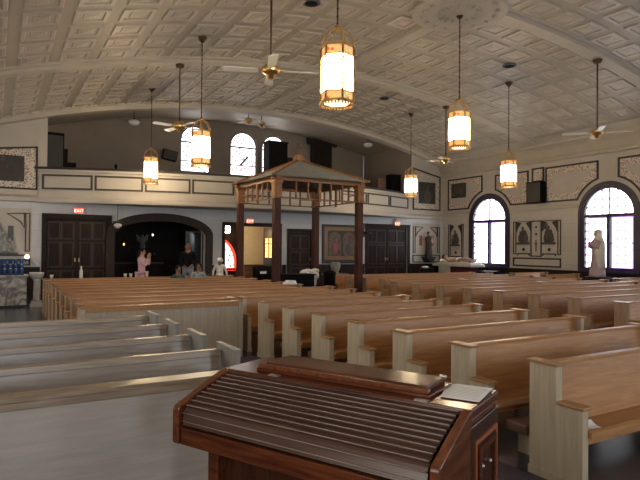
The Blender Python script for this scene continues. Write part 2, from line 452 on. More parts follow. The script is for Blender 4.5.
# belt course and wainscot on the window wall
b = MB(); prev = YF
b.prism([(XR, 3.36), (XR - .05, 3.38), (XR - .05, 3.46), (XR - .02, 3.5), (XR, 3.5)], YF, YF + .01, lambda u, v, a: (u, a, v))
edges = [YF] + [v for p in sorted([(y - HW - .14, y + HW + .14) for y in WY]) for v in p] + [YB]
for i in range(0, len(edges), 2):
    b.prism([(XR, 3.36), (XR - .05, 3.38), (XR - .05, 3.46), (XR - .02, 3.5), (XR, 3.5)], edges[i], edges[i + 1], lambda u, v, a: (u, a, v))
struct(b.build('trim_%d' % n, M['plaster']), 'belt moulding between the arched windows'); n += 1
b = MB(); b.box(XR - .03, XR, YF, YB, 0, .86); b.box(XR - .05, XR, YF, YB, .80, .88); b.box(XR - .05, XR, YF, YB, 0, .14)
for i in range(90):
    y = YF + .35 * i
    if y < YB: b.box(XR - .038, XR - .03, y, y + .03, .14, .80)
struct(b.build('trim_%d' % n, M['wains']), 'dark wainscot under the arched windows'); n += 1

# ------------------------------------------------------------------ back wall
ZT = 3.26
OPEN = [(1.46, 3.55, 2.68), (3.73, 7.21, None), (7.98, 10.45, 2.58), (10.92, 12.11, 2.38), (15.01, 17.46, 2.72)]
CHX = 5.47; CHR = (7.21 - 3.73) / 2
CH_SP = 2.12; CH_RISE = .56
def ch_arch(extra=0): return arc(CHX, CH_SP, CHR + extra, 180, 0, 28, CH_RISE + extra)
b = MB(); x = XL
for x0, x1, zt in OPEN:
    b.face([(x, YB, 0), (x0, YB, 0), (x0, YB, ZT), (x, YB, ZT)])
    if zt: b.face([(x0, YB, zt), (x1, YB, zt), (x1, YB, ZT), (x0, YB, ZT)])
    else: b.face([(u, YB, v) for u, v in ch_arch()] + [(x1, YB, ZT), (x0, YB, ZT)])
    x = x1
b.face([(x, YB, 0), (XR, YB, 0), (XR, YB, ZT), (x, YB, ZT)])
for x0, x1, zt in OPEN:
    loop = [(x0, 0), (x0, zt), (x1, zt), (x1, 0)] if zt else [(x0, 0)] + ch_arch() + [(x1, 0)]
    for (u0, v0), (u1, v1) in zip(loop[:-1], loop[1:]):
        b.face([(u0, YB, v0), (u1, YB, v1), (u1, YB + .3, v1), (u0, YB + .3, v0)])
wb = struct(b.build('wall_back', M['lowwall']))
# upper end pieces on either side of the gallery opening
b = MB()
for x0, x1 in ((XL, BX0 + .25), (BX1, XR)):
    N = 8
    for i in range(N):
        a = x0 + (x1 - x0) * i / N; c = x0 + (x1 - x0) * (i + 1) / N
        b.face([(a, YB, ZT), (c, YB, ZT), (c, YB, vault(c)), (a, YB, vault(a))])
b.build('upper_wall', M['plaster'], wb)
# cornice continuing on the end pieces
b = MB()
for x0, x1 in ((XL, BX0), (BX1, XR)):
    b.prism([(YB, 3.17), (YB - .12, 3.2), (YB - .14, 3.32), (YB - .04, 3.40), (YB, 3.42)], x0, x1, lambda u, v, a: (a, u, v))
struct(b.build('trim_%d' % n, M['plaster']), 'cornice under the paintings beside the gallery'); n += 1
# wainscot of the back wall
b = MB(); x = XL
for x0, x1, zt in OPEN + [(XR, XR, 0)]:
    if x0 - x > .15:
        b.box(x + .02, x0 - .14, YB - .03, YB, 0, .92); b.box(x + .02, x0 - .14, YB - .05, YB, .88, .96)
        k = x + .1
        while k < x0 - .2: b.box(k, k + .03, YB - .038, YB - .03, .12, .88); k += .35
    x = x1 + .12
struct(b.build('trim_%d' % n, M['wains']), 'dark wainscot along the wall under the gallery'); n += 1

# gallery: floor, walls, bowed parapet
b = MB(); N = 24
for i in range(N):
    a = BX0 + (BX1 - BX0) * i / N; c = BX0 + (BX1 - BX0) * (i + 1) / N
    b.prism([(a, bow(a) + .06), (c, bow(c) + .06), (c, G_Y), (a, G_Y)], 3.18, G_Z, lambda u, v, z: (u, v, z))
struct(b.build('floor', M['plaster']), 'gallery floor')
b = MB()
GW = [(8.07, .72, 5.2), (10.50, .70, 5.2), (12.17, .70, 5.2)]
gx = [BX0]
for cx, hw, zs in GW: gx += [cx - hw, cx + hw]
gx.append(BX1)
for i in range(0, len(gx), 2): b.face([(gx[i], G_Y, G_Z), (gx[i + 1], G_Y, G_Z), (gx[i + 1], G_Y, 8), (gx[i], G_Y, 8)])
GZC = 6.66
for cx, hw, zs in GW:
    b.face([(cx - hw, G_Y, G_Z), (cx + hw, G_Y, G_Z), (cx + hw, G_Y, zs), (cx - hw, G_Y, zs)])
    A = arc(cx, GZC, hw, 180, 0, 20)
    b.face([(u, G_Y, v) for u, v in A] + [(cx + hw, G_Y, 8), (cx - hw, G_Y, 8)])
    loop = [(cx - hw, zs)] + A + [(cx + hw, zs)]
    for (u0, v0), (u1, v1) in zip(loop, loop[1:] + loop[:1]):
        b.face([(u0, G_Y, v0), (u1, G_Y, v1), (u1, G_Y + .2, v1), (u0, G_Y + .2, v0)])
b.box(BX0 - .1, BX0 + .15, YB + .04, G_Y, G_Z, 7.6); b.box(BX1 + .02, BX1 + .1, YB + .04, G_Y, G_Z, 7.6)
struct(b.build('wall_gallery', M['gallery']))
for cx, hw, zs in GW:
    e = bpy.data.objects.new('window_%d' % nwin, None); C.objects.link(e); nwin += 1
    e.location = (cx, G_Y + .12, 0); e['kind'] = 'structure'; e['label'] = 'round-arched stained glass window at the back of the gallery'
    m = lambda u, v, d: (u, -d, v)
    b = MB(); b.face([(u, 0, v) for u, v in [(-hw, zs)] + arc(0, GZC, hw, 180, 0, 20) + [(hw, zs)]]); b.build('pane', M['gwin'], e)
    b = MB(); b.strip([(-hw + .02, zs + .02)] + arc(0, GZC, hw - .02, 180, 0, 20) + [(hw - .02, zs + .02)], .06, .05, m)
    b.strip([(-hw, GZC - .05), (hw, GZC - .05)], .07, .04, m, False); b.strip([(-hw, 5.72), (hw, 5.72)], .05, .04, m, False)
    b.build('frame', M['black'], e)
    if cx < 12:
        b = MB(); b.box(-.30, .30, -.05, -.02, -.05, .05, Matrix.Translation((.05, 0, 5.95)) @ Matrix.Rotation(R(-48), 4, 'Y'))
        b.build('vent_sash', M['relief'], e)

def bm_(u, v, d):  # along the bow
    dx = .01; y0 = bow(u); t = Vector((dx, bow(u + dx) - y0)).normalized(); nrm = Vector((t.y, -t.x))
    return (u + nrm.x * d, y0 + nrm.y * d, v)
b = MB(); N = 40
prof = [(0, 3.17), (.14, 3.17), (.16, 3.22), (.16, 3.30), (.10, 3.36), (.06, 3.44), (.03, 3.50), (.03, 3.55), (0, 3.57), (0, 4.22), (.05, 4.25), (.05, 4.32), (-.12, 4.32), (-.12, 3.17)]
for i in range(N):
    a = BX0 + (BX1 - BX0) * i / N; c = BX0 + (BX1 - BX0) * (i + 1) / N
    for (d0, z0), (d1, z1) in zip(prof, prof[1:] + prof[:1]):
        b.add([bm_(a, z0, d0), bm_(c, z0, d0), bm_(c, z1, d1), bm_(a, z1, d1)], [(0, 1, 2, 3)])
wg = struct(b.build('wall_parapet', M['plaster']), 'bowed cream gallery front with framed panels')
b = MB()
for i in range(N):
    a = BX0 - .1 + (BX1 - BX0 + .1) * i / N; c = BX0 - .1 + (BX1 - BX0 + .1) * (i + 1) / N
    for (d0, z0), (d1, z1) in zip([(.10, 4.32), (.10, 4.40), (-.15, 4.40), (-.15, 4.32)], [(.10, 4.40), (-.15, 4.40), (-.15, 4.32), (.10, 4.32)]):
        b.add([bm_(a, z0, d0), bm_(c, z0, d0), bm_(c, z1, d1), bm_(a, z1, d1)], [(0, 1, 2, 3)])
b.build('top_rail', M['rail'], wg)
for k in range(10):
    u0 = 1.38 + 1.605 * k; u1 = u0 + 1.48; b = MB()
    us = [u0 + (u1 - u0) * i / 6 for i in range(7)]
    b.strip([(u, 3.66) for u in us] + [(u, 4.12) for u in us[::-1]], .065, .03, bm_)
    b.build('panel_frame', M['olive'], wg)

# other walls closing the room
b = MB(); b.face([(XL, YF, 0), (XR, YF, 0), (XR, YF, 8), (XL, YF, 8)]); struct(b.build('wall_front', M['plaster']))
for cx in (.4, 6.5, 12.5, 17.5):  # unseen glowing windows added behind the camera for frontal fill and pew glare
    e = bpy.data.objects.new('window_%d' % nwin, None); C.objects.link(e); nwin += 1
    e.location = (cx, YF + .02, 0); e['kind'] = 'structure'
    b = MB(); b.face([(u, 0, v) for u, v in [(-.8, 2.0)] + arc(0, 4.4, .8, 180, 0, 16) + [(.8, 2.0)]]); b.build('pane', M['fillfront'], e)
    b = MB(); b.strip([(-.84, 1.96)] + arc(0, 4.4, .84, 180, 0, 16) + [(.84, 1.96)], .1, .06, lambda u, v, d: (u, d, v)); b.build('frame', M['winframe'], e)

# ------------------------------------------------------------------ doors of the back wall
nd = 1
def door_frame(x0, x1, zt, e, w=.13):
    b = MB(); m = lambda u, v, d: (u, YB - d, v)
    b.strip([(x0 - w / 2 + .03, 0), (x0 - w / 2 + .03, zt + w / 2 - .03), (x1 + w / 2 - .03, zt + w / 2 - .03), (x1 + w / 2 - .03, 0)], w, .05, m, False)
    b.box(x0 - .1, x1 + .1, YB - .09, YB - .03, zt + w - .05, zt + w)
    if x0 < 7 or x0 > 10.5: b.box(x0 - .05, x1 + .05, YB + .16, YB + .19, 0, zt + .05)
    b.build('casing', M['dkwood'], e)
def leaf(x0, x1, zt, e, hand):
    b = MB(); mo_ = MB(); y = YB + .10; b.box(x0, x1, y, y + .05, .01, zt)
    w = x1 - x0; cols = 2
    for c in range(cols):
        a = x0 + .10 + c * (w - .16) / cols; d = a + (w - .16) / cols - .06
        for z0, z1 in ((.15, .80), (.95, zt - .85), (zt - .72, zt - .14)):
            mo_.strip([(a, z0), (d, z0), (d, z1), (a, z1)], .055, .03, lambda u, v, q: (u, y - q, v))
            b.box(a + .07, d - .07, y - .02, y, z0 + .07, z1 - .07)
    o = b.build('door_leaf', M['dkwood'], e)
    mo_.build('panel_moulding', M['doormould'], o)
    h = MB(); hx = x1 - .06 if hand > 0 else x0 + .06
    h.box(hx - .013, hx + .013, y - .012, y, 1.12, 1.26); h.lathe([(.008, 0), (.010, .04), (.02, .055), (.02, .07), (.008, .08)], 10, M=Matrix.Translation((hx, y, 1.17)) @ Matrix.Rotation(R(90), 4, 'X'))
    h.build('handle', M['brass'], o)
for i, (x0, x1, zt) in enumerate(OPEN):
    if i == 1: continue
    e = bpy.data.objects.new('door_%d' % nd, None); C.objects.link(e); nd += 1; e['kind'] = 'structure'
    e['label'] = ['dark panelled double door beside the brick arch', '', 'open dark doorway to the lit vestibule', 'dark single panelled door behind the canopy', 'dark panelled double door beside the friar statue'][i]
    door_frame(x0, x1, zt, e)
    if i in (0, 4):
        c = (x0 + x1) / 2; leaf(x0 + .02, c - .005, zt - .02, e, 1); leaf(c + .005, x1 - .02, zt - .02, e, -1)
    elif i == 3: leaf(x0 + .02, x1 - .02, zt - .02, e, 1)
    else:
        # one leaf swung inward with an amber light in it
        b = MB(); b.box(10.36, 10.41, YB + .30, YB + 1.42, .01, 2.55)
        o = b.build('door_leaf', M['dkwood'], e)
        b = MB(); b.box(10.345, 10.36, YB + .42, YB + 1.22, 1.22, 2.12); b.build('glass_light', M['amber'], o)
        b = MB(); m = lambda u, v, d: (10.345 - d, u, v)
        b.strip([(YB + .42, 1.22), (YB + 1.22, 1.22), (YB + 1.22, 2.12), (YB + .42, 2.12)], .06, .02, m)
        b.strip([(YB + .82, 1.22), (YB + .82, 2.12)], .04, .02, m, False); b.strip([(YB + .42, 1.85), (YB + 1.22, 1.85)], .03, .02, m, False)
        b.build('sash', M['dkwood'], o)

# vestibule behind the open doorway
b = MB(); V1 = 24.9
b.face([(7.4, V1, 0), (12.9, V1, 0), (12.9, V1, 3.15), (7.4, V1, 3.15)])
b.face([(7.4, YB + .31, 0), (7.4, V1, 0), (7.4, V1, 3.15), (7.4, YB + .31, 3.15)])
b.face([(12.9, YB + .31, 0), (12.9, V1, 0), (12.9, V1, 3.15), (12.9, YB + .31, 3.15)])
struct(b.build('wall_vestibule', M['cream']))
b = MB(); b.box(7.45, 9.95, V1 - .05, V1 - .01, 0, 2.75); struct(b.build('trim_%d' % n, M['dkwood']), 'dark panelling around the fanlight'); n += 1
e = bpy.data.objects.new('window_%d' % nwin, None); C.objects.link(e); nwin += 1
e.location = (8.95, V1 - .06, 0); e['kind'] = 'structure'; e['label'] = 'arched fanlight with a red border in the vestibule'
pth = [(-.95, .62)] + arc(0, .9, .95, 180, 0, 20, 1.25) + [(.95, .62)]
b = MB(); b.face([(u, 0, v) for u, v in pth]); b.build('pane', M['fanglass'], e)
b = MB(); b.strip([(u * .95, (v - .62) * .95 + .65) for u, v in pth], .13, .012, lambda u, v, d: (u, -d, v)); b.build('pane_border', M['redglass'], e)
b = MB(); b.strip([(u * 1.05, v + .03) for u, v in pth], .08, .04, lambda u, v, d: (u, -d, v)); b.build('frame', M['dkwood'], e)
t = thing('pendant_lamp', 'small lit globe lamp hanging inside the open doorway', 'lamp', (8.72, 23.0, 3.15))
b = MB(); b.tube([(0, 0, 0), (0, 0, -.50)], .012); b.build('rod', M['dkbrass'], t)
b = MB(); b.lathe([(.05, -.50), (.14, -.53), (.15, -.72), (.12, -.83), (.03, -.86)], 6); b.build('shade', M['lampglass'], t)
b = MB(); b.lathe([(.06, -.47), (.16, -.51), (.17, -.54), (.16, -.55)], 6); b.build('cap', M['dkbrass'], t)
t = thing('counter', 'low brown wooden counter inside the open doorway', 'counter', (10.0, 23.3, 0))
b = MB(); b.box(-.42, .5, -.25, .25, .08, .86); b.box(-.36, .44, -.21, .21, 0, .08); b.build('body', M['golden'], t)
b = MB(); b.box(-.46, .54, -.29, .29, .86, .91); b.build('worktop', M['mahog'], t)
t = thing('ceiling_fan', 'dark ceiling fan inside the vestibule doorway', 'ceiling fan', (10.1, 23.4, 3.15))
b = MB(); b.tube([(0, 0, 0), (0, 0, -.35)], .015); b.lathe([(.03, -.35), (.10, -.38), (.10, -.47), (.04, -.5)], 12); b.build('motor', M['dkbrass'], t)
for k in range(4):
    b = MB(); b.box(.10, .60, -.06, .06, -.43, -.42, Matrix.Rotation(R(90 * k + 20), 4, 'Z')); b.build('blade', M['dkwood'], t)

# dark chapel behind the brick arch
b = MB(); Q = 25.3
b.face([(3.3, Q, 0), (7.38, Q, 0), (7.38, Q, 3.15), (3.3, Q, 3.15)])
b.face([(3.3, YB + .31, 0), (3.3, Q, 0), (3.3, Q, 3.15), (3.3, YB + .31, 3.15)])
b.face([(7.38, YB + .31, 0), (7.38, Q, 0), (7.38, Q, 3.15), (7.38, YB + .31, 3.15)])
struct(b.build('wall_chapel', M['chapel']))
b = MB(); m = lambda u, v, d: (u, YB - d, v)
b.strip([(3.73 - .12, 0)] + ch_arch(.13) + [(7.21 + .12, 0)], .30, .06, m, False)
struct(b.build('trim_%d' % n, M['brick']), 'dark brick arch around the chapel opening'); n += 1
t = thing('altar_table', 'dark altar at the back of the dim chapel', 'altar', (5.2, 24.6, 0))
b = MB(); b.box(-1.0, 1.0, -.35, .35, 0, .95); b.build('base', M['velvet'], t)
b = MB(); b.box(-1.1, 1.1, -.4, .4, .95, 1.0); b.build('tabletop', M['dimgrey'], t)
t = thing('angel_statue', 'dim grey winged statue on a shelf inside the brick arch', 'statue', (5.25, 23.6, 1.62))
b = MB(); b.lathe([(.10, 0), (.12, .05), (.09, .25), (.11, .36), (.04, .42)], 12); b.ell((0, 0, .48), .06, .06, .08); b.build('robe', M['dimgrey'], t)
for s in (-1, 1):
    b = MB(); b.prism([(0, .15), (s * .22, .35), (s * .26, .6), (s * .14, .52), (0, .38)], .02, .05, lambda u, v, a: (u, a, v)); b.build('wing', M['dimgrey'], t)
b = MB(); b.box(-.3, .3, -.12, .14, -.05, 0); b.box(-.25, .25, -.05, .1, -1.62, -.05); b.build('pedestal', M['velvet'], t)
for i, (x_, z_, y_) in enumerate([(5.86, 2.14, 24.4), (4.63, 1.72, 24.2)]):
    t = thing('sanctuary_lamp', ['tiny white light high inside the dim chapel', 'tiny orange light behind the woman in pink'][i], 'lamp', (x_, y_, z_))
    b = MB(); b.lathe([(.015, 0), (.03, .02), (.035, .08), (.02, .10)], 10); b.build('glass', M['exittxt'] if i == 0 else M['amber'], t)
    b = MB(); b.tube([(0, 0, .1), (0, 0, 3.15 - z_)], .006, 6); b.build('chain', M['dkbrass'], t)
t = thing('glass_door', 'pale-framed glass door leaf standing open inside the brick arch', 'door', (6.62, 22.05, 0))
b = MB(); m = lambda u, v, d: (u, -d, v)
b.strip([(0, .03), (.62, .03), (.62, 2.3), (0, 2.3)], .05, .05, m); b.strip([(0, 1.0), (.62, 1.0)], .05, .05, m, False); b.build('frame', M['dimgrey'], t)
b = MB(); b.box(.02, .60, -.03, -.02, .05, 2.28); b.build('pane', mat('dim reflecting glass', (.030, .034, .036), .1), t)
b = MB(); b.box(.61, .65, -.06, .0, .03, 2.3); b.build('edge', M['stone'], t)
# pendant in front of the arch
t = thing('pendant_lamp', 'unlit pendant lamp hanging before the brick arch', 'lamp', (3.74, 20.7, 3.2))
b = MB(); b.tube([(0, 0, 0), (0, 0, -.72)], .012); b.lathe([(.05, 0), (.05, -.03)], 10); b.build('rod', M['dkbrass'], t)
b = MB(); b.lathe([(.03, -.60), (.16, -.63), (.17, -.66), (.03, -.68)], 14); b.build('canopy_ring', M['dkbrass'], t)
b = MB(); b.lathe([(.04, -.68), (.13, -.72), (.14, -.78), (.08, -.86), (.02, -.88)], 14); b.build('shade', M['globe'], t)

# exit signs
def exit_sign(x, y, z, label):
    t = thing('exit_sign', label, 'exit sign', (x, y, z))
    b = MB(); b.box(-.15, .15, 0, .06, 0, .19); b.box(-.05, .05, .01, .05, .20, .30); b.build('housing', M['exitbox'], t)
    b = MB(); b.box(-.14, .14, -.006, 0, .01, .18); b.build('face_panel', M['exit'], t)
    cu = bpy.data.curves.new('lettering', 'FONT'); cu.body = 'EXIT'; cu.size = .15; cu.align_x = 'CENTER'; cu.extrude = .002
    tmp = bpy.data.objects.new('lettering', cu); C.objects.link(tmp); bpy.context.view_layer.update()
    me = bpy.data.meshes.new_from_object(tmp.evaluated_get(bpy.context.evaluated_depsgraph_get())); bpy.data.objects.remove(tmp)
    o = bpy.data.objects.new('lettering', me); C.objects.link(o); o.parent = t
    o.location = (0, -.010, .04); o.rotation_euler = (R(90), 0, 0); me.materials.clear(); me.materials.append(M['exittxt'])
exit_sign(2.52, YB - .12, 2.84, 'red lit exit sign over the double door beside the brick arch')
exit_sign(9.05, YB - .12, 2.68, 'red lit exit sign over the open lit doorway')
exit_sign(16.72, YB - .12, 2.80, 'red lit exit sign over the double door near the corner')

# ------------------------------------------------------------------ framed wall ornaments
def wall_map(side, base_):
    if side == 'r': return lambda u, v, d: (XR - base_ - d, u, v)
    return lambda u, v, d: (u, YB - base_ - d, v)
def ornate_panel(side, path, label, cat='wall panel', group=None, w=.07, band=.24, name='wall_panel', fill=None):
    t = thing(name, label, cat, (0, 0, 0), group=group)
    m = wall_map(side, .004)
    b = MB(); b.prism(path, .0, .008, m); b.build('panel', fill or M['plaster'], t)
    P = path
    # painted vine band just inside the frame
    area = sum(P[i][0] * P[(i + 1) % len(P)][1] - P[(i + 1) % len(P)][0] * P[i][1] for i in range(len(P)))
    sg = 1 if area > 0 else -1
    inset = []
    for i in range(len(P)):
        a, c, d = Vector(P[i - 1]), Vector(P[i]), Vector(P[(i + 1) % len(P)])
        d1 = (c - a).normalized(); d2 = (d - c).normalized()
        n1 = Vector((-d1.y, d1.x)) * sg; n2 = Vector((-d2.y, d2.x)) * sg; q = n1 + n2
        q = q / max(q.dot(n1), .5)
        inset.append(c + q * (w / 2 + band / 2))
    b = MB(); b.strip(inset, band, .004, m, True, .008); b.build('vine_border', M['vine'], t)
    b = MB(); b.strip(P, w, .035, m); b.build('frame', M['black'], t)
    return t
RO = 1.42
def corner_panel(yin, yw, ztop, zbot, sgn):
    """panel from yin toward the window at yw; its lower corner is cut by the window's arch. sgn=+1: window lies at larger y"""
    pts = []
    a_end = math.asin(min(1, (zbot - ZC) / RO))
    a0 = R(86)
    a1 = a_end
    arcp = []
    top_u = yw - sgn * .42
    zt2 = ZC + math.sqrt(RO ** 2 - .42 ** 2) + .02
    aa0 = math.atan2(zt2 - ZC, .42); 
    for i in range(13):
        a = aa0 + (a_end - aa0) * i / 12
        arcp.append((yw - sgn * RO * math.cos(a), ZC + RO * math.sin(a)))
    return [(yin, ztop), (top_u, ztop)] + arcp + [(yin, zbot)]
ornate_panel('r', corner_panel(16.1, WY[0], 5.06, 3.68, 1), 'vine-bordered panel with an arched cutout beside the corner-side window')
ornate_panel('r', corner_panel(15.18, WY[1], 5.08, 3.68, -1), 'vine-bordered panel with an arched cutout beside the window behind the statue')
ornate_panel('r', corner_panel(10.40, WY[1], 5.08, 3.68, 1), 'vine-bordered panel past the statue window, away from the loudspeaker')
t = ornate_panel('r', corner_panel(20.95, WY[0], 5.14, 3.66, -1), 'vine-bordered arched-cutout panel holding a relief, next to the room corner')
b = MB(); b.box(XR - .05, XR - .012, 19.75, 20.72, 4.22, 4.94); b.build('relief_picture', M['oilpaint'], t)
b = MB()
for (y_, z_, ry, rz) in ((20.35, 4.6, .16, .22), (20.05, 4.55, .14, .2), (20.2, 4.8, .09, .09), (20.5, 4.42, .14, .12)): b.ell((XR - .055, y_, z_), .03, ry, rz)
b.build('relief_figures', M['relief'], t)
ornate_panel('r', [(15.32, 4.58), (15.86, 4.58), (15.86, 5.12), (15.32, 5.12)], 'narrow upright vine panel above the black loudspeaker', band=.16)
b_t = ornate_panel('b', [(17.78, 3.65), (19.50, 3.65), (19.50, 5.32), (17.78, 5.66)], 'vine-bordered panel with a painted saint between gallery and corner', band=.22)
b = MB(); b.box(18.12, 19.18, YB - .05, YB - .012, 3.95, 5.02); b.build('picture', M['oilpaint'], b_t)
b = MB(); b.ell((18.66, YB - .05, 4.28), .24, .02, .32); b.ell((18.66, YB - .05, 4.72), .09, .02, .12); b.build('picture_figure', M['relief'], b_t)
b_t = ornate_panel('b', [(-1.4, 3.62), (1.18, 3.62), (1.18, 5.06), (-1.4, 4.75)], 'vine-bordered panel with a dark painting beside the gallery end', band=.34, w=.06)
b = MB(); b.box(-.9, .80, YB - .05, YB - .012, 3.85, 4.72); b.build('picture', M['oilpaint'], b_t)

# stations panel between the windows
t = thing('stations_panel', 'black-outlined panel with two relief stations between the arched windows', 'wall panel', (0, 0, 0))
m = wall_map('r', .004)
b = MB(); b.prism([(14.45, .98), (16.92, .98), (16.92, 3.02), (14.45, 3.02)], 0, .006, m); b.build('panel', M['plaster'], t)
b = MB()
b.strip([(14.50, 1.00), (16.85, 1.00), (16.85, 1.32), (14.50, 1.32)], .06, .03, m); b.build('lower_frame', M['black'], t)
b = MB()
for a, c in ((14.50, 14.62), (16.73, 16.85)): b.strip([(a, 1.5), (c, 1.5), (c, 2.9), (a, 2.9)], .035, .03, m)
b.strip([(15.42, 1.42), (15.93, 1.42), (15.93, 2.9), (15.42, 2.9)], .05, .03, m)
for c in (15.03, 16.32):
    b.strip([(c - .37, 2.9), (c + .37, 2.9)], .03, .02, m, False)
    for s in (-1, 1): b.prism([(c + s * .37, 2.9), (c + s * .37, 2.45), (c + s * .30, 2.62), (c + s * .12, 2.84)], .0, .03, m)
    b.strip([(c - .30, 1.44), (c - .30, 1.52), (c + .30, 1.52), (c + .30, 1.44)], .05, .03, m, False)
    b.prism([(c + .07 * math.cos(k * PI / 4), 1.70 + .07 * math.sin(k * PI / 4)) for k in range(8)], 0, .03, m)
b.build('outline_frame', M['black'], t)
b = MB(); b.box(XR - .035, XR - .012, 15.66, 15.69, 1.62, 2.1); b.box(XR - .035, XR - .012, 15.60, 15.75, 1.92, 1.96); b.ell((XR - .02, 15.675, 2.35), .02, .06, .05); b.ell((XR - .02, 15.675, 2.65), .02, .05, .05); b.build('cross_emblem', M['black'], t)
def station(y, z, label, cross):
    t = thing('station_relief', label, 'relief', (XR - .02, y, z))
    b = MB(); b.box(-.10, 0, -.30, .30, -.06, .02); b.build('ledge', M['relief'], t)
    b = MB()
    for (dy, dz, ry, rz) in ((-.14, .22, .11, .22), (.13, .20, .10, .20), (0, .30, .11, .30)):
        b.ell((-.05, dy, dz), .05, ry, rz); b.ell((-.06, dy * .9, dz + rz + .04), .045, .05, .065)
    b.tube([(-.06, -.14, .36), (-.08, .05, .30)], .03, 6); b.tube([(-.06, .13, .34), (-.09, -.05, .24)], .03, 6)
    b.build('figures', M['relief'], t)
    if cross:
        b = MB(); b.tube([(-.05, .34, .86), (-.07, -.28, .10)], .03, 6); b.tube([(-.05, .30, .50), (-.05, .06, .80)], .028, 6); b.build('cross', M['relief'], t)
station(15.03, 1.98, 'bronze relief of figures carrying a slanted cross, window side of the panel', True)
station(16.32, 1.98, 'bronze relief of a huddled group without slanted cross, on the stations panel', False)
t = thing('stations_panel', 'narrow black-outlined relief panel in the corner beside the window', 'wall panel', (0, 0, 0))
b = MB(); b.prism([(19.86, 1.05), (20.98, 1.05), (20.98, 2.98), (19.86, 2.98)], 0, .006, m); b.build('panel', M['plaster'], t)
b = MB()
for a, c in ((19.92, 20.02), (20.80, 20.92)): b.strip([(a, 1.3), (c, 1.3), (c, 2.9), (a, 2.9)], .035, .03, m)
for s in (-1, 1): b.prism([(20.42 + s * .38, 2.9), (20.42 + s * .38, 2.45), (20.42 + s * .30, 2.62), (20.42 + s * .12, 2.84)], .0, .03, m)
b.strip([(20.12, 1.24), (20.12, 1.32), (20.72, 1.32), (20.72, 1.24)], .05, .03, m, False)
b.prism([(20.42 + .07 * math.cos(k * PI / 4), 1.52 + .07 * math.sin(k * PI / 4)) for k in range(8)], 0, .03, m)
b.build('outline_frame', M['black'], t)
station(20.42, 1.90, 'bronze relief of a huddled group in the corner panel', False)

# niche panel with the friar on the back wall, matching niche at the other end
def niche(x0, x1, label):
    t = thing('niche_panel', label, 'wall panel', (0, 0, 0)); m = wall_map('b', .004)
    b = MB(); b.prism([(x0, 1.0), (x1, 1.0), (x1, 2.95), (x0, 2.95)], 0, .006, m); b.build('panel', M['plaster'], t)
    b = MB()
    for a in (x0 + .06, x1 - .18): b.strip([(a, 1.5), (a + .12, 1.5), (a + .12, 2.78), (a, 2.78)], .035, .03, m)
    c = (x0 + x1) / 2; hw = (x1 - x0) / 2 - .22
    for s in (-1, 1): b.strip([(c + s * hw, 2.78), (c + s * hw, 2.3), (c + s * hw * .85, 2.5), (c + s * hw * .35, 2.76)], .045, .03, m)
    b.strip([(x0 + .05, 1.03), (x1 - .05, 1.03), (x1 - .05, 1.36), (x0 + .05, 1.36)], .05, .03, m)
    b.build('outline_frame', M['olive'], t)
    b = MB()
    for s in (-1, 1): b.box(c + s * .38 - .08, c + s * .38 + .08, YB - .03, YB - .012, 1.85, 2.35)
    b.build('plaque', M['bag'] if x0 > 5 else M['dimgrey'], t)
    return t
niche(17.72, 19.55, 'outlined niche panel behind the dark friar statue')
niche(-.95, 1.05, 'outlined niche panel above the blue votive candles')
t = thing('friar_statue', 'dark robed friar statue on a wall bracket in the corner niche', 'statue', (18.58, YB - .26, 1.30))
b = MB(); b.prism([(-.3, 0), (.3, 0), (.12, -.28), (-.12, -.28)], -.2, .243, lambda u, v, a: (u, a, v)); b.build('bracket', M['rail'], t)
b = MB(); b.lathe([(.20, 0), (.21, .05), (.16, .35), (.15, .65), (.17, .85), (.15, .97), (.06, 1.02)], 16, sy=.8)
for s in (-1, 1): b.tube([(s * .16, 0, .92), (s * .20, -.06, .72), (s * .04, -.17, .70)], [.065, .06, .045])
b.build('habit', M['robe'], t)
b = MB(); b.ell((0, -.01, 1.12), .075, .085, .11); b.ell((0, -.09, 1.11), .015, .02, .02); b.build('head', M['flesh'], t)
b = MB(); b.ell((0, .015, 1.16), .082, .088, .09); b.build('hair', M['hair'], t)
b = MB(); b.ell((.06, -.17, .78), .07, .05, .13); b.ell((.06, -.17, .94), .045, .045, .05); b.build('infant', M['flesh'], t)
# relief group and shelf in the other niche
t = thing('relief_group', 'grey relief group over the dark shelf above the votive candles', 'relief', (.05, YB - .08, 1.45))
b = MB()
for (dx, dz, rx, rz) in ((-.2, .3, .16, .3), (.16, .28, .15, .28), (0, .5, .16, .40), (.34, .18, .12, .18)):
    b.ell((dx, -.03, dz), rx, .06, rz); b.ell((dx, -.05, dz + rz + .05), .06, .05, .08)
b.build('figures', M['greyrel'], t)
b = MB(); b.box(-.55, .6, -.10, .06, -.06, 0); b.build('ledge', M['dimgrey'], t)
t = thing('wall_shelf', 'dark wall shelf with bracket above the votive candles', 'shelf', (.15, YB - .02, 1.18))
b = MB(); b.box(-.9, .85, -.3, -.03, 0, .06); b.build('board', M['rail'], t)
b = MB(); b.prism([(-.12, 0), (.12, 0), (.05, -.2), (-.05, -.2)], -.28, -.03, lambda u, v, a: (u, a, v)); b.build('bracket', M['rail'], t)
t = thing('lamp_globe', 'small white lit globe on the shelf end', 'lamp', (.92, YB - .2, 1.2))
b = MB(); b.lathe([(.03, 0), (.05, .02), (.03, .04)], 10); b.build('base', M['brass'], t)
b = MB(); b.ell((0, 0, .11), .08, .08, .08); b.build('globe', M['exittxt'], t)

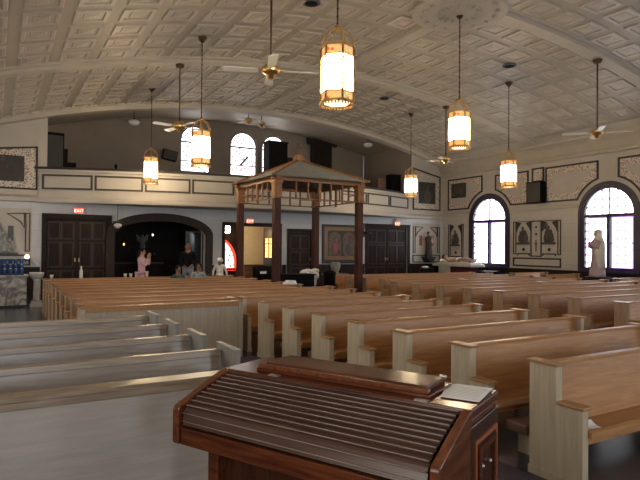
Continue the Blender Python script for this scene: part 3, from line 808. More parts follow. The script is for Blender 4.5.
# icon painting behind the canopy
t = thing('icon_painting', 'large dark-framed twin-arched painting behind the canopy', 'painting', (13.62, YB, 1.86))
m = lambda u, v, d: (u, -.004 - d, v)
b = MB(); b.box(-1.0, 1.0, -.02, -.004, -.80, .82); b.build('backing', M['black'], t)
b = MB(); b.strip([(-1.0, -.82), (1.0, -.82), (1.0, .84), (-1.0, .84)], .10, .06, m); b.build('frame', M['black'], t)
b = MB(); b.strip([(-.86, -.62), (.86, -.62), (.86, .70), (-.86, .70)], .17, .04, m); b.build('gilt_frame', M['gold'], t)
for s in (-1, 1):
    b = MB(); b.prism([(s * .38 - .34, -.52)] + arc(s * .38, .22, .34, 180, 0, 12) + [(s * .38 + .34, -.52)], .016, .022, m); b.build('picture', M['icon'], t)
    b = MB(); b.ell((s * .38, -.035, -.20), .16, .01, .28); b.ell((s * .38 + .05, -.035, .16), .07, .01, .10); b.build('picture_figure', M['bag'] if s < 0 else M['relief'], t)
t = thing('wall_sconce', 'dark curved wall bracket beside the double door near the corner', 'sconce', (14.80, YB - .01, 2.30))
b = MB(); b.tube([(0, -.02, .15), (0, -.20, .10), (0, -.30, .18)], .03); b.tube([(-.26, -.28, .12), (-.1, -.25, .04), (.1, -.25, .04), (.26, -.28, .12)], .03); b.build('arm', M['rail'], t)
b = MB(); b.box(-.05, .05, -.04, 0, -.1, .55); b.build('back_plate', M['rail'], t)

# loudspeaker on the window wall
t = thing('loudspeaker', 'black box loudspeaker mounted between the arched windows', 'loudspeaker', (XR - .21, 15.57, 3.64))
b = MB(); b.box(-.12, .20, -.37, .37, 0, .90); b.build('cabinet', M['cabinet'], t, .02)
b = MB(); b.box(-.135, -.12, -.33, .33, .05, .85); b.build('grille', M['black'], t)
b = MB(); b.box(.20, .208, -.15, .15, .3, .6); b.build('bracket', M['black'], t)

# ------------------------------------------------------------------ gallery contents
t = thing('speaker_tower', 'tall stepped black cabinet at the painting end of the gallery', 'cabinet', (1.86, 22.1, G_Z))
b = MB(); b.box(-.40, .22, -.25, .3, 0, 2.45); b.box(.22, .34, -.25, .3, 0, 1.9); b.box(.34, .62, -.25, .3, 0, 1.42); b.build('body', M['cabinet'], t)
b = MB(); b.box(-.36, .18, -.265, -.25, .3, 2.35); b.build('grille', M['black'], t)
t = thing('organ_keyboard', 'low dark instrument lying behind the gallery rail', 'keyboard', (3.9, 22.0, G_Z))
b = MB(); b.box(-1.0, 1.2, -.2, .2, 1.10, 1.26); b.build('body', M['cabinet'], t)
b = MB()
for s in (-.85, 1.05): b.box(s - .03, s + .03, -.18, .18, 0, 1.10)
b.build('stand', M['cabinet'], t)
b = MB(); b.box(-.06, .02, -.05, .05, 1.26, 1.5); b.build('music_rest', M['cabinet'], t)
t = thing('pipe_case', 'dark cabinet in front of the narrow gallery window', 'cabinet', (11.12, 23.2, G_Z))
b = MB(); b.box(-.47, .47, -.3, .3, 0, 3.20); b.box(-.5, .5, -.33, .33, 3.2, 3.28); b.build('body', M['cabinet'], t)
b = MB(); b.box(.47, 1.15, -.2, .3, 0, 2.6); b.build('side_box', M['velvet'], t)
t = thing('monitor_speaker', 'small dark speaker hung on the gallery wall beside a window', 'loudspeaker', (6.78, 25.3, 5.85))
b = MB(); b.box(-.32, .32, -.16, .1, -.22, .22, Matrix.Rotation(R(10), 4, 'Y')); b.build('cabinet', M['cabinet'], t)
b = MB(); b.box(-.29, .29, -.175, -.16, -.2, .2, Matrix.Rotation(R(10), 4, 'Y')); b.box(-.05, .05, .1, .19, -.1, .1); b.build('grille', M['rail'], t)
t = thing('curtain', 'dark curtain with scalloped valance at the back of the gallery', 'curtain', (14.85, G_Y - .12, G_Z))
b = MB(); N = 36
for i in range(N):
    a = -.66 + 1.32 * i / N; c = -.66 + 1.32 * (i + 1) / N
    ya = .03 * math.sin(i * 1.3); yc = .03 * math.sin((i + 1) * 1.3)
    b.add([(a, ya, .05), (c, yc, .05), (c, yc, 4.0), (a, ya, 4.0)], [(0, 1, 2, 3)], True)
b.build('drape', M['velvet'], t)
b = MB()
for k in range(6):
    a = -.93 + .31 * k; b.prism([(a, 4.15), (a, 3.88)] + [(a + .155 - .155 * math.cos(PI * q / 6), 3.88 - .08 * math.sin(PI * q / 6)) for q in range(1, 6)] + [(a + .31, 3.88), (a + .31, 4.15)], -.1, -.06, lambda u, v, y: (u, y, v))
b.build('valance', M['velvet'], t)
t = thing('dark_cabinet', 'dark upright box at the door end of the gallery rail', 'cabinet', (17.2, 22.2, G_Z))
b = MB(); b.box(-.28, .3, -.2, .25, 0, 2.05); b.box(-.30, .32, -.22, .27, 2.05, 2.1); b.build('body', M['cabinet'], t)
t = thing('gallery_chair', 'brown chair back showing above the gallery rail', 'chair', (16.55, 22.1, G_Z))
b = MB(); b.box(-.22, .22, -.20, .24, .42, .47); b.build('seat', M['kneel'], t)
b = MB(); b.box(-.24, .24, .20, .25, .47, 1.90); b.build('backrest', M['kneel'], t)
for sx in (-1, 1):
    for sy in (-.17, .2): b = MB(); b.box(sx * .2 - .02, sx * .2 + .02, sy - .02, sy + .02, 0, .42); b.build('leg', M['dkwood'], t)
def globe_pendant(x, y, z, ztop, label):
    t = thing('pendant_globe', label, 'lamp', (x, y, z))
    b = MB(); b.tube([(0, 0, .10), (0, 0, ztop - z)], .014); b.lathe([(.09, ztop - z - .04), (.06, ztop - z)], 12); b.build('rod', M['dkbrass'], t)
    b = MB(); b.lathe([(.07, .08), (.10, .10), (.05, .15)], 12); b.build('fitter', M['dkbrass'], t)
    b = MB(); b.lathe([(.08, .10), (.20, .05), (.215, -.02), (.15, -.10), (.03, -.13)], 18); b.build('shade', M['globe'], t)
globe_pendant(4.58, 22.3, 6.53, vault(4.58) + .3, 'opal globe pendant in the gallery beside the black stepped cabinet')
globe_pendant(15.69, 22.3, 6.76, vault(15.69) + .3, 'opal globe pendant in the gallery over the curtain side')

# ------------------------------------------------------------------ fans
def fan(x, y, zhub, ztop, label, rot, nb=4, L=.62, first=None, rod_r=.02):
    t = thing('ceiling_fan', label, 'ceiling fan', (x, y, zhub), rot, 'white ceiling fans')
    b = MB(); b.tube([(0, 0, .08), (0, 0, ztop - zhub)], rod_r); b.build('rod', M['dkbrass'], t)
    b = MB(); b.lathe([(.10, ztop - zhub - .10), (.13, ztop - zhub - .02), (.06, ztop - zhub)], 14); b.build('ceiling_cap', M['dkbrass'], t)
    b = MB(); b.lathe([(.04, .14), (.11, .11), (.17, .06), (.18, 0), (.13, -.06), (.07, -.08), (.07, -.14), (.03, -.16)], 18); b.build('motor', M['brass'], t)
    for k in range(nb):
        Mx = Matrix.Rotation(2 * PI * k / nb, 4, 'Z') @ Matrix.Rotation(R(10), 4, 'X')
        b = MB(); poly = [(.24, -.055), (.30, -.075), (.24 + L, -.09), (.28 + L, -.05), (.28 + L, .05), (.24 + L, .09), (.30, .075), (.24, .055)]
        b.prism(poly, -.006, .006, lambda u, v, a: tuple(Mx @ Vector((u, v, a))))
        bl = b.build('blade', M['blade'], t)
        b = MB(); b.prism([(.12, -.025), (.30, -.04), (.30, .04), (.12, .025)], .006, .016, lambda u, v, a: tuple(Mx @ Vector((u, v, a)))); b.build('blade_iron', M['brass'], bl)
    return t
fan(4.4, 9.42, 5.0, vault(4.4) - .13, 'white ceiling fan hung over the long pews, in front of the gallery windows', R(-22))
fan(4.4, 15.42, 5.06, vault(4.4) - .13, 'distant white ceiling fan between the two hanging lanterns near the gallery windows', R(12), L=.5)
fan(14.4, 9.43, 4.96, vault(14.4) - .13, 'white ceiling fan in front of the window wall by the statue window', R(-48))
fan(14.4, 15.45, 5.0, vault(14.4) - .13, 'distant white ceiling fan above the corner of the room', R(30), L=.5)
fan(9.40, 22.35, 7.18, vault(9.4) + .3, 'small gallery ceiling fan beside the arched window', R(20), L=.4, rod_r=.015)
fan(10.02, 22.35, 7.10, vault(10) + .3, 'small gallery ceiling fan on the cabinet side', R(60), L=.4, rod_r=.015)

# ------------------------------------------------------------------ lanterns
def lantern(x, y, zb, label, r=.25):
    t = thing('hanging_lantern', label, 'lantern', (x, y, zb), R(17), 'lit brass and milk-glass lanterns')
    zt = vault(x) - (.14 if abs((y - 3.4) % 6) < .3 else 0) - zb
    b = MB(); b.tube([(0, 0, 1.17), (0, 0, zt)], .012, 6)
    k = 1.20
    while k < zt - .1: b.lathe([(.012, k), (.022, k + .02), (.012, k + .04)], 6); k += .12
    b.build('chain', M['dkbrass'], t)
    b = MB(); b.lathe([(.03, zt - .14), (.12, zt - .03), (.13, zt)], 12); b.build('ceiling_cap', M['dkbrass'], t)
    b = MB(); b.lathe([(r * .93, .17), (r * .93, .72)], 6, smooth=False); b.build('glass', M['lampglass'], t)
    b = MB(); b.lathe([(r * .96, .71), (r * .96, .845), (r * .80, .845)], 6, smooth=False); b.build('rosette_band', M['lampband'], t)
    b = MB(); b.lathe([(r * .96, .055), (r * .97, .17), (r * .80, .17)], 6, smooth=False); b.build('lower_band', M['lampband'], t)
    b = MB()
    for k in range(6):
        a = 2 * PI * k / 6; c, s = math.cos(a), math.sin(a)
        b.tube([(r * c, r * s, .02), (r * c, r * s, .86)], .016, 6)
        hoop = [(r * math.cos(R(q)), .86 + .29 * math.sin(R(q))) for q in range(0, 91, 15)]
        b.tube([(max(p, .02) * c, max(p, .02) * s, z) for p, z in hoop], .012, 6)
        # pointed cusps at the head of each pane
        a2 = 2 * PI * (k + 1) / 6; p0 = Vector((r * .96 * c, r * .96 * s, .60)); p1 = Vector((r * .96 * math.cos(a2), r * .96 * math.sin(a2), .60)); pm = (p0 + p1) / 2
        b.tube([p0, p0.lerp(pm, .35) + Vector((0, 0, .07)), pm + Vector((0, 0, .115)), p1.lerp(pm, .35) + Vector((0, 0, .07)), p1], .009, 5)
    b.lathe([(.02, 1.12), (.05, 1.14), (.05, 1.18), (.02, 1.21)], 10); b.build('frame', M['brass'], t)
    for z_, w_ in ((0.02, .035), (.16, .018), (.85, .03), (.70, .014)):
        b = MB()
        for k in range(6):
            a, c = 2 * PI * k / 6, 2 * PI * (k + 1) / 6
            p = [(r * 1.03 * math.cos(q), r * 1.03 * math.sin(q)) for q in (a, c)]
            b.tube([(*p[0], z_ + w_ / 2), (*p[1], z_ + w_ / 2)], w_ / 2, 6)
        b.build('ring', M['brass'], t)
    b = MB()
    b.tube([(r * .98 * math.cos(2 * PI * k / 30), r * .98 * math.sin(2 * PI * k / 30), .01) for k in range(31)], .010, 5)
    for k in range(30):
        a = 2 * PI * k / 30; b.ell((r * .98 * math.cos(a), r * .98 * math.sin(a), -.01), .016, .016, .028, 6, 4)
    b.build('bead_fringe', M['brass'], t)
    b = MB(); b.lathe([(r * .86, .045), (r * .80, .015), (.05, -.005)], 6, smooth=False); b.build('lower_glass', M['lowglass'], t)
lantern(4.4, 7.07, 3.85, 'large lit brass lantern hanging alone high over the organ console side')
lantern(4.4, 13.48, 3.72, 'lit brass lantern overlapping the first arched gallery window')
lantern(4.4, 18.68, 3.77, 'lit brass lantern hanging before the gallery panels near the brick arch')
lantern(9.45, 9.69, 4.08, 'lit brass lantern hung from the round ceiling medallion')
lantern(14.4, 17.46, 3.79, 'lit brass lantern hanging before the gallery end near the corner')
lantern(14.4, 12.52, 3.72, 'lit brass lantern hanging in front of the window nearest the corner')
# ceiling medallion
t = thing('ceiling_medallion', 'round ornamental plaster medallion around the lantern chain on the vault', 'medallion', (XC - .05, 9.69, 7.33))
b = MB(); b.lathe([(1.10, 0), (1.12, -.03), (1.0, -.07), (.92, -.03), (.80, -.03), (.74, -.07), (.62, -.03), (.30, -.04), (.22, -.09), (.05, -.10)], 40); 
for k in range(16):
    a = 2 * PI * k / 16; b.ell((.86 * math.cos(a), .86 * math.sin(a), -.05), .06, .06, .04, 8, 5)
    b.ell((.45 * math.cos(a), .45 * math.sin(a), -.05), .09, .03, .03, 8, 5, Matrix.Rotation(a, 4, 'Z'))
b.build('disc', M['ribm'], t)
for i, (x_, y_, lb) in enumerate([(13.3, 11.55, 'dark ceiling vent near the lantern by the window wall'), (12.5, 16.7, 'small dark ceiling vent near the corner lanterns'), (5.6, 15.75, 'dark ceiling vent beside the white fan over the long pews'), (6.0, 10.75, 'dark ceiling vent above the large lone lantern')]):
    t = thing('ceiling_vent', lb, 'vent', (x_, y_, vault(x_) - .02), 0, 'round ceiling vents')
    b = MB(); b.lathe([(.20, 0), (.21, -.03), (.15, -.045)], 18); b.build('rim', M['dimgrey'], t)
    b = MB(); b.lathe([(.15, -.045), (.11, -.055), (.03, -.06)], 18); b.build('grille', M['cabinet'], t)

# ------------------------------------------------------------------ pews
H = .866
def pew(x0, x1, yb, label, style='r', group=None, kneeler=False, n_sup=1):
    L = (x1 - x0) / 2; eth = .065 if style != 'l' else .04
    brown = style == 'b'; style = 'r' if brown else style
    t = thing('pew', label, 'pew', ((x0 + x1) / 2, yb, 0), 0, group)
    me_, mbk, mrail = (M['pewend'], M['pew'], M['pewcap']) if style == 'r' else (M['lend'], M['lpew'], M['lrail'])
    if brown: me_ = M['pewend2']
    hd = .235 if style == 'r' else .46
    z1 = H - .022; az = .575
    ad = .445 if style == 'r' else .60
    cw = .022 if style == 'r' else .006
    for s in (-1, 1):
        xa, xb = (-L, -L + eth) if s < 0 else (L - eth, L)
        b = MB(); b.prism([(0, 0), (0, z1), (-hd, z1), (-hd, az + .03), (-hd - .03, az), (-ad, az), (-ad, 0)], xa, xb, lambda u, v, a: (a, u, v))
        o = b.build('end_panel', me_, t)
        b = MB(); b.box(xa - cw, xb + cw, -hd - cw, cw, z1, H); b.build('cap', M['pewcap'] if style == 'r' else M['lend'], o, .005)
        b = MB(); b.box(xa - .022, xb + .022, -ad - .022, -hd - .01, az, az + .024); b.build('arm_cap', M['pewcap'] if style == 'r' else M['lend'], o, .006)
        b = MB(); b.box(xa - .008, xb + .008, -ad - .008, .008, 0, .06); b.build('plinth', me_, o)
    zb = H - .035 if style == 'r' else H - .055
    b = MB(); b.prism([(-.205, .385), (-.175, .385), (-.105, zb), (-.135, zb)], -L + .06, L - .06, lambda u, v, a: (a, u, v)); b.build('backrest', mbk, t)
    b = MB()
    if style == 'r': b.box(-L + .06, L - .06, -.155, -.085, zb, zb + .028)
    else: b.prism([(-.160, zb - .045), (-.150, zb + .01), (-.08, zb + .01), (-.10, zb - .045)], -L + .06, L - .06, lambda u, v, a: (a, u, v))
    b.build('top_rail', mrail if style == 'l' else M['pew'], t, .006)
    b = MB(); b.prism([(-.18, .375), (-.18, .405), (-.45, .425), (-.475, .415), (-.475, .375)], -L + .06, L - .06, lambda u, v, a: (a, u, v)); b.build('seat', mbk, t)
    b = MB(); b.box(-L + .06, L - .06, -.43, -.40, .32, .375); b.build('seat_apron', mbk, t)
    for k in range(n_sup):
        xs_ = -L + 2 * L * (k + 1) / (n_sup + 1); b = MB(); b.prism([(-.05, 0), (-.10, .385), (-.42, .375), (-.38, 0)], xs_ - .02, xs_ + .02, lambda u, v, a: (a, u, v)); b.build('support', mbk, t)
    if kneeler:
        b = MB(); b.box(-L + .14, L - .14, .14, .36, .20, .29); o = b.build('kneeler', M['kneel'], t, .02)
        for s in (-1, 1):
            b = MB(); b.box(s * (L - .3) - .025, s * (L - .3) + .025, .16, .34, 0, .20); b.build('kneeler_leg', me_, o)
    return t
def fscreen(x0, x1, y, ht, label, m_, mcap):
    L = (x1 - x0) / 2
    t = thing('pew_screen', label, 'pew screen', ((x0 + x1) / 2, y, 0))
    b = MB(); b.box(-L, L, -.02, .02, .0, ht - .03); b.build('panel', m_, t)
    b = MB(); b.box(-L - .02, L + .02, -.035, .12, ht - .03, ht); b.box(-L, L, -.032, -.02, ht - .075, ht - .03); b.build('top_rail', mcap, t, .006)
    for s in (-1, 1):
        b = MB(); b.box(s * L - .035, s * L + .035, -.035, .16, 0, ht - .03); b.build('end_post', m_, t)
    b = MB(); b.box(-L, L, -.035, -.02, 0, .10); b.build('plinth', m_, t)
    return t
ORD = ['first', 'second', 'third', 'fourth', 'fifth', 'sixth', 'seventh', 'eighth', 'ninth', 'tenth', 'eleventh', 'twelfth', 'thirteenth', 'fourteenth', 'fifteenth', 'sixteenth']
SP = .8517; Y0 = 2.88
# block behind the console
fscreen(-1.1, 1.70, 3.68, .82, 'large greyish front screen of the pew block behind the organ console', M['screen'], M['lrail'])
for k in range(4):
    pew(-1.15, 1.735, [4.70, 5.57, 6.45, 7.33][k], 'greyed oak pew, %s behind the large front screen by the console' % ORD[k], 'l', 'pews behind the console')
# block across the aisle
for k in range(8):
    pew(3.5555, 6.376, Y0 + SP * k, 'oak pew, %s row of the short block across the aisle from the console' % ORD[k], 'r', 'short pews across the aisle', kneeler=True)
# rear block
fscreen(1.02, 3.30, 8.10, H, 'tan front screen of the rear pews, standing behind the four greyed pews', M['screen_z'], M['pewcap'])
pew(1.04, 3.42, Y0 + SP * 7, 'short oak pew directly behind the tan front screen', 'b')
for k in range(8, 16):
    pew(1.04, 6.376 if k < 10 else 6.05, Y0 + SP * k, 'long oak pew, %s row of the rear block behind the tan screen' % ORD[k - 8], 'b', 'long rear pews', n_sup=3)
# window-side block
for k in range(3, 15):
    pew(8.755 if k < 11 else 9.02, 15.0, Y0 + SP * k, 'reddish oak pew, %s row of the wide block toward the window wall' % ORD[k - 3], 'b', 'wide pews toward the windows', n_sup=3)
for i, (x0, y) in enumerate([(16.0, 13.85), (16.0, 12.55), (16.0, 10.0)]):
    pew(x0, 17.8, y, ['short wall-side pew under the stations panel, nearer the corner', 'short wall-side pew under the stations panel, nearer the statue window', 'short wall-side pew past the statue, away from the stations panel'][i], 'b', 'short pews along the window wall')

# ------------------------------------------------------------------ organ console
AN = -1.112
con = thing('organ_console', 'mahogany organ console with closed slatted rolltop in front of the pews', 'organ console', (1.097, 2.934, 0), AN)
W, D = 1.40, .396
b = MB(); b.box(0, W, 0, D, .985, 1.03); b.box(.01, W - .01, .01, D - .01, .95, .985); b.build('top_board', M['mahog'], con, .008)
b = MB(); b.box(.05, W - .05, .0, D - .02, .12, .95); b.build('case', M['mahogz'], con)
for s, xa in ((0, 0.0), (1, W - .05)):
    b = MB(); b.box(xa, xa + .05, -.02, D, 0, .96); o = b.build('side_panel', M['mahogz'], con, .006)
    xo = xa + .05 if s else xa; sg = 1 if s else -1
    b = MB(); b.strip([(.05, .10), (D - .05, .10), (D - .05, .88), (.05, .88)], .018, .006, lambda u, v, d: (xo + sg * d, u, v)); b.build('inlay_line', M['orange'], o)
    b = MB(); b.strip([(.09, .14), (D - .09, .14), (D - .09, .84), (.09, .84)], .03, .012, lambda u, v, d: (xo + sg * d, u, v)); b.build('panel_moulding', M['mahog'], o)
    if s:
        for yy, zz in ((.13, .76), (.24, .75)):
            b = MB(); b.lathe([(.008, 0), (.011, .006), (.004, .014)], 10, M=Matrix.Translation((xo, yy, zz)) @ Matrix.Rotation(R(90), 4, 'Y')); b.build('lock', M['chrome'], o)
# rolltop profile (depth toward the player, height)
PR = [(0, 1.012), (-.08, .988), (-.16, .962), (-.24, .934), (-.30, .910), (-.325, .895), (-.335, .865), (-.340, .800)]
def along(pr, s):
    seg = [math.dist(a, c) for a, c in zip(pr[:-1], pr[1:])]; t = s * sum(seg)
    for (a, c), l in zip(zip(pr[:-1], pr[1:]), seg):
        if t <= l: q = t / l; return (a[0] + (c[0] - a[0]) * q, a[1] + (c[1] - a[1]) * q, (c[0] - a[0]) / l, (c[1] - a[1]) / l)
        t -= l
    return (*pr[-1], 0, -1)
b = MB(); NS = 12; pts = []
for i in range(NS):
    for q, dz in ((0.0, .006), (.06, .010), (.12, .006), (.13, -.004), (.20, -.002), (.6, .002)):
        u, v, du, dv = along(PR, (i + q) / NS); pts.append((u + dv * dz, v - du * dz))
for (u0, v0), (u1, v1) in zip(pts[:-1], pts[1:]):
    b.add([(.055, u0, v0), (W - .055, u0, v0), (W - .055, u1, v1), (.055, u1, v1)], [(0, 1, 2, 3)])
b.build('rolltop', M['tamb'], con)
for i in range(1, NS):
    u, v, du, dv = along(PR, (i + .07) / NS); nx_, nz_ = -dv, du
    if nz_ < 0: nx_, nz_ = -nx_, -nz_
    u += (dv * .0) ; b = MB(); b.tube([(.057, u - abs(dv) * .010, v + abs(du) * .010), (W - .057, u - abs(dv) * .010, v + abs(du) * .010)], .0020, 6); b.build('slat_glint', M['glint'], con)
ck = [(0.0, 1.03), (-.08, 1.004), (-.16, .976), (-.24, .947), (-.32, .918), (-.35, .905), (-.360, .890), (-.360, .730), (-.35, .718), (0.0, .718)]
for xa in (0.0, W - .055):
    b = MB(); b.prism(ck, xa if xa == 0 else xa + .015, xa + (.04 if xa == 0 else .055), lambda u, v, a: (a, u, v)); b.build('cheek', M['cheek'], con, .006)
b = MB(); b.box(.055, W - .055, -.355, -.325, .722, .805); b.box(.055, W - .055, -.325, 0, .718, .735); b.build('key_rail', M['mahog'], con, .004)
b = MB(); b.box(.05, W - .05, -.10, -.06, .05, .72); b.build('knee_panel', M['mahogz'], con)
for xa in (.05, W - .12):
    b = MB(); b.box(xa, xa + .07, -.16, -.02, 0, .72); b.build('leg', M['mahog'], con, .006)
b = MB(); b.box(0.02, W - .02, -.03, D + .02, 0, .05); b.build('plinth', M['mahogz'], con)
# folded music desk on top
b = MB(); b.box(.19, 1.19, .06, .34, 1.03, 1.045); o = b.build('music_desk', M['mahog'], con, .004)
b = MB(); b.box(.22, 1.16, .10, .33, 1.045, 1.075); b.build('desk_board', M['mahog'], o, .006)
b = MB(); b.box(.20, 1.18, .06, .10, 1.045, 1.068); b.build('desk_ledge', M['cheek'], o, .006)
for xa in (1.13,): b = MB(); b.lathe([(.008, 0), (.008, .035)], 8, M=Matrix.Translation((xa, .33, 1.075)) @ Matrix.Rotation(R(90), 4, 'Y')); b.build('hinge', M['chrome'], o)
for xa in (.32, 1.14): b = MB(); b.box(xa, xa + .06, .0, .03, 1.03, 1.036); b.build('catch', M['chrome'], con)
pp = thing('sheet_of_paper', 'white printed sheets lying on the console top', 'paper', (con.matrix_basis @ Vector((1.285, .215, 1.0345))), AN + R(4))
b = MB(); b.box(-.075, .10, -.10, .17, .0005, .0025); b.build('top_sheet', M['paper'], pp)
b = MB(); b.box(-.088, .06, -.06, .15, -.0012, .0003, Matrix.Rotation(R(9), 4, 'Z')); b.build('under_sheet', M['paper'], pp)
b = MB()
for k in range(9): b.box(-.065, .08, -.08 + .025 * k, -.075 + .025 * k, .0026, .0030)
b.build('printed_lines', M['ink'], pp)
def leaflet(x, y, z, rz, label, sz=.2, curl=0.06):
    t = thing('leaflet', label, 'paper', (x, y, z), rz)
    b = MB()
    for i in range(6):
        a, c = -sz / 2 + sz * i / 6, -sz / 2 + sz * (i + 1) / 6
        za, zc = curl * max(0, i / 6 - .3) ** 2, curl * max(0, (i + 1) / 6 - .3) ** 2
        b.add([(a, -.1, za), (c, -.1, zc), (c, .1, zc), (a, .1, za)], [(0, 1, 2, 3)], True)
    b.build('sheet', M['paper'], t)
    b = MB(); b.box(-sz * .4, sz * .1, -.07, -.062, .0008, .0014); b.box(-sz * .4, sz * .1, .0, .008, .0008, .0014); b.build('print', M['ink'], t)
leaflet(3.69, 2.50, .427, 1.4, 'white folded leaflet on the end of the frontmost seat across the aisle', .10)

# ------------------------------------------------------------------ canopy over the crossing
cx0, cx1, cy0, cy1 = 6.25, 8.82, 12.95, 15.40
cn = thing('canopy', 'wooden canopy on four mahogany posts with pale pyramid roof', 'canopy', ((cx0 + cx1) / 2, (cy0 + cy1) / 2, 0))
hx, hy = (cx1 - cx0) / 2, (cy1 - cy0) / 2
for sx in (-1, 1):
    for sy in (-1, 1):
        b = MB(); b.box(sx * hx - .09, sx * hx + .09, sy * hy - .09, sy * hy + .09, 0, 2.98); b.box(sx * hx - .13, sx * hx + .13, sy * hy - .13, sy * hy + .13, 0, .14); o = b.build('post', M['post'], cn, .012)
        b = MB(); b.box(sx * hx - .10, sx * hx + .10, sy * hy - .10, sy * hy + .10, 2.98, 3.48); b.box(sx * hx - .125, sx * hx + .125, sy * hy - .125, sy * hy + .125, 3.36, 3.48); b.box(sx * hx - .115, sx * hx + .115, sy * hy - .115, sy * hy + .115, 2.98, 3.03); b.build('capital', M['golden'], o)
ez = 3.50; ov = .16
for sx in (-1, 1):
    b = MB(); b.box(sx * hx - .06, sx * hx + .06, -hy - ov, hy + ov, ez - .06, ez + .06); b.build('eave_beam', M['golden'], cn)
for sy in (-1, 1):
    b = MB(); b.box(-hx - ov, hx + ov, sy * hy - .06, sy * hy + .06, ez - .06, ez + .06); b.build('eave_beam', M['golden'], cn)
def frieze(p0, p1):
    b = MB(); d = (Vector(p1) - Vector(p0)); ln = d.length; ang = math.atan2(d.y, d.x)
    T = Matrix.Translation((p0[0], p0[1], 0)) @ Matrix.Rotation(ang, 4, 'Z')
    b.box(.09, ln - .09, -.02, .02, 2.98, 3.01, T)
    for k, (q, wd) in enumerate([(.22, .035), (.36, .035), (.5, .075), (.64, .035), (.78, .035)]):
        b.box(ln * q - wd / 2, ln * q + wd / 2, -.025, .025, 2.93 if wd > .06 else 2.98, ez - .06, T)
    for q0, q1 in ((.0, .22), (.78, 1.0)): b.box(ln * q0 + .09 * (q0 == 0), ln * q1 - .09 * (q1 == 1), -.02, .02, 3.18, 3.205, T)
    b.build('lattice_frieze', M['golden'], cn)
frieze((-hx, -hy), (hx, -hy)); frieze((-hx, hy), (hx, hy)); frieze((-hx, -hy), (-hx, hy)); frieze((hx, -hy), (hx, hy))
ap = 4.22
b = MB(); o_ = .2; c4 = [(-hx - o_, -hy - o_), (hx + o_, -hy - o_), (hx + o_, hy + o_), (-hx - o_, hy + o_)]
for i in range(4):
    p, q = c4[i], c4[(i + 1) % 4]
    b.face([(p[0], p[1], ez + .05), (q[0], q[1], ez + .05), (0, 0, ap)]); b.face([(p[0], p[1], ez + .03), (q[0], q[1], ez + .03), (0, 0, ap - .03)])
b.build('roof', M['roof'], cn)
for p in c4:
    b = MB(); b.tube([(p[0], p[1], ez + .06), (0, 0, ap + .02)], .035, 6, False); b.build('hip_rail', M['golden'], cn)
b = MB(); b.box(-.12, .12, -.12, .12, ap - .02, ap + .10); b.box(-.09, .09, -.09, .09, ap + .10, ap + .14); b.box(-.012, .012, -.012, .012, ap + .14, ap + .5); b.box(-.13, .13, -.012, .012, ap + .34, ap + .37); b.build('finial', M['golden'], cn)
b = MB(); b.box(-.35, .35, -.2, .2, 3.62, 3.74); b.tube([(-.2, 0, 3.74), (-.2, 0, 4.06)], .015); b.tube([(.2, 0, 3.74), (.2, 0, 4.06)], .015); b.build('lamp_box', M['cabinet'], cn)

# dark and white things standing under and near the canopy
t = thing('draped_table', 'table under a black cloth between the canopy posts', 'table', (7.55, 14.25, 0))
b = MB()
for s0, s1 in (((-.42, -.3), (.42, .3)),): b.box(-.42, .42, -.3, .3, .05, .90)
for k in range(10):
    a = -.42 + .084 * k; b.box(a, a + .05, -.315, -.3, .05, .86)
b.build('cloth', M['blk'], t, .02)
b = MB(); b.box(-.46, .46, -.34, .34, .90, .94); b.build('tabletop', M['cabinet'], t)
t = thing('draped_chair', 'white crumpled cloth heaped on a chair beside the canopy post', 'chair', (8.25, 14.76, 0))
b = MB(); b.box(-.24, .24, -.24, .24, .42, .47); b.build('seat', M['dkwood'], t)
b = MB(); b.box(-.24, .24, .20, .25, .47, .98); b.build('backrest', M['dkwood'], t)
for sx in (-1, 1):
    for sy in (-1, 1): b = MB(); b.box(sx * .21 - .02, sx * .21 + .02, sy * .21 - .02, sy * .21 + .02, 0, .42); b.build('leg', M['dkwood'], t)
b = MB()
for (px_, pz, rx, rz) in ((-.16, .88, .16, .16), (.14, .86, .17, .18), (0, .66, .24, .22), (-.05, .98, .12, .08), (.2, 1.0, .10, .07)): b.ell((px_, 0, pz), rx, .2, rz, 10, 7)
b.build('cloth_heap', M['wht'], t)
t = thing('waste_bin', 'slim black bin between the canopy and the urn', 'bin', (8.72, 14.35, 0))
b = MB(); b.lathe([(.15, 0), (.19, .9), (.20, .92), (.17, .92)], 16); b.build('body', M['cabinet'], t)
b = MB(); b.lathe([(.20, .92), (.19, .98), (.08, 1.03), (.02, 1.04)], 16); b.build('lid', M['cabinet'], t)
t = thing('prayer_desk', 'black upright kneeling desk before the open lit doorway', 'desk', (7.68, 16.7, 0))
b = MB(); b.box(-.36, .30, -.18, .22, 0, .92); b.prism([(-.2, .92), (.24, .92), (.24, 1.06)], -.36, .30, lambda u, v, a: (a, u, v)); b.build('body', M['cabinet'], t)
b = MB(); b.box(-.36, .30, -.42, -.18, .08, .16); b.build('kneeler', M['blk'], t)
b = MB(); b.box(-.28, -.06, -.21, -.19, .84, .92); b.build('card', M['paper'], t)
t = thing('urn_stand', 'plain brown wooden stand carrying the pale urn', 'stand', (9.78, 15.72, 0))
b = MB(); b.box(-.36, .36, -.2, .2, 0, .80); b.build('body', M['golden'], t)
b = MB(); b.box(-.40, .40, -.24, .24, .80, .84); b.build('top_board', M['pewcap'], t)
t = thing('urn', 'pale greenish urn on the wooden stand by the canopy', 'urn', (9.78, 15.72, .84))
b = MB(); b.lathe([(.10, 0), (.12, .02), (.09, .06), (.15, .18), (.17, .28), (.14, .35), (.16, .38), (.05, .38)], 20); b.build('body', mat('pale jade glaze', (.25, .25, .20), .35, var=.25, scale=9), t)
t = thing('hymnal_pile', 'loose white sheets heaped on a long pew top near the canopy', 'papers', (5.80, Y0 + SP * 10 - .12, H - .004))
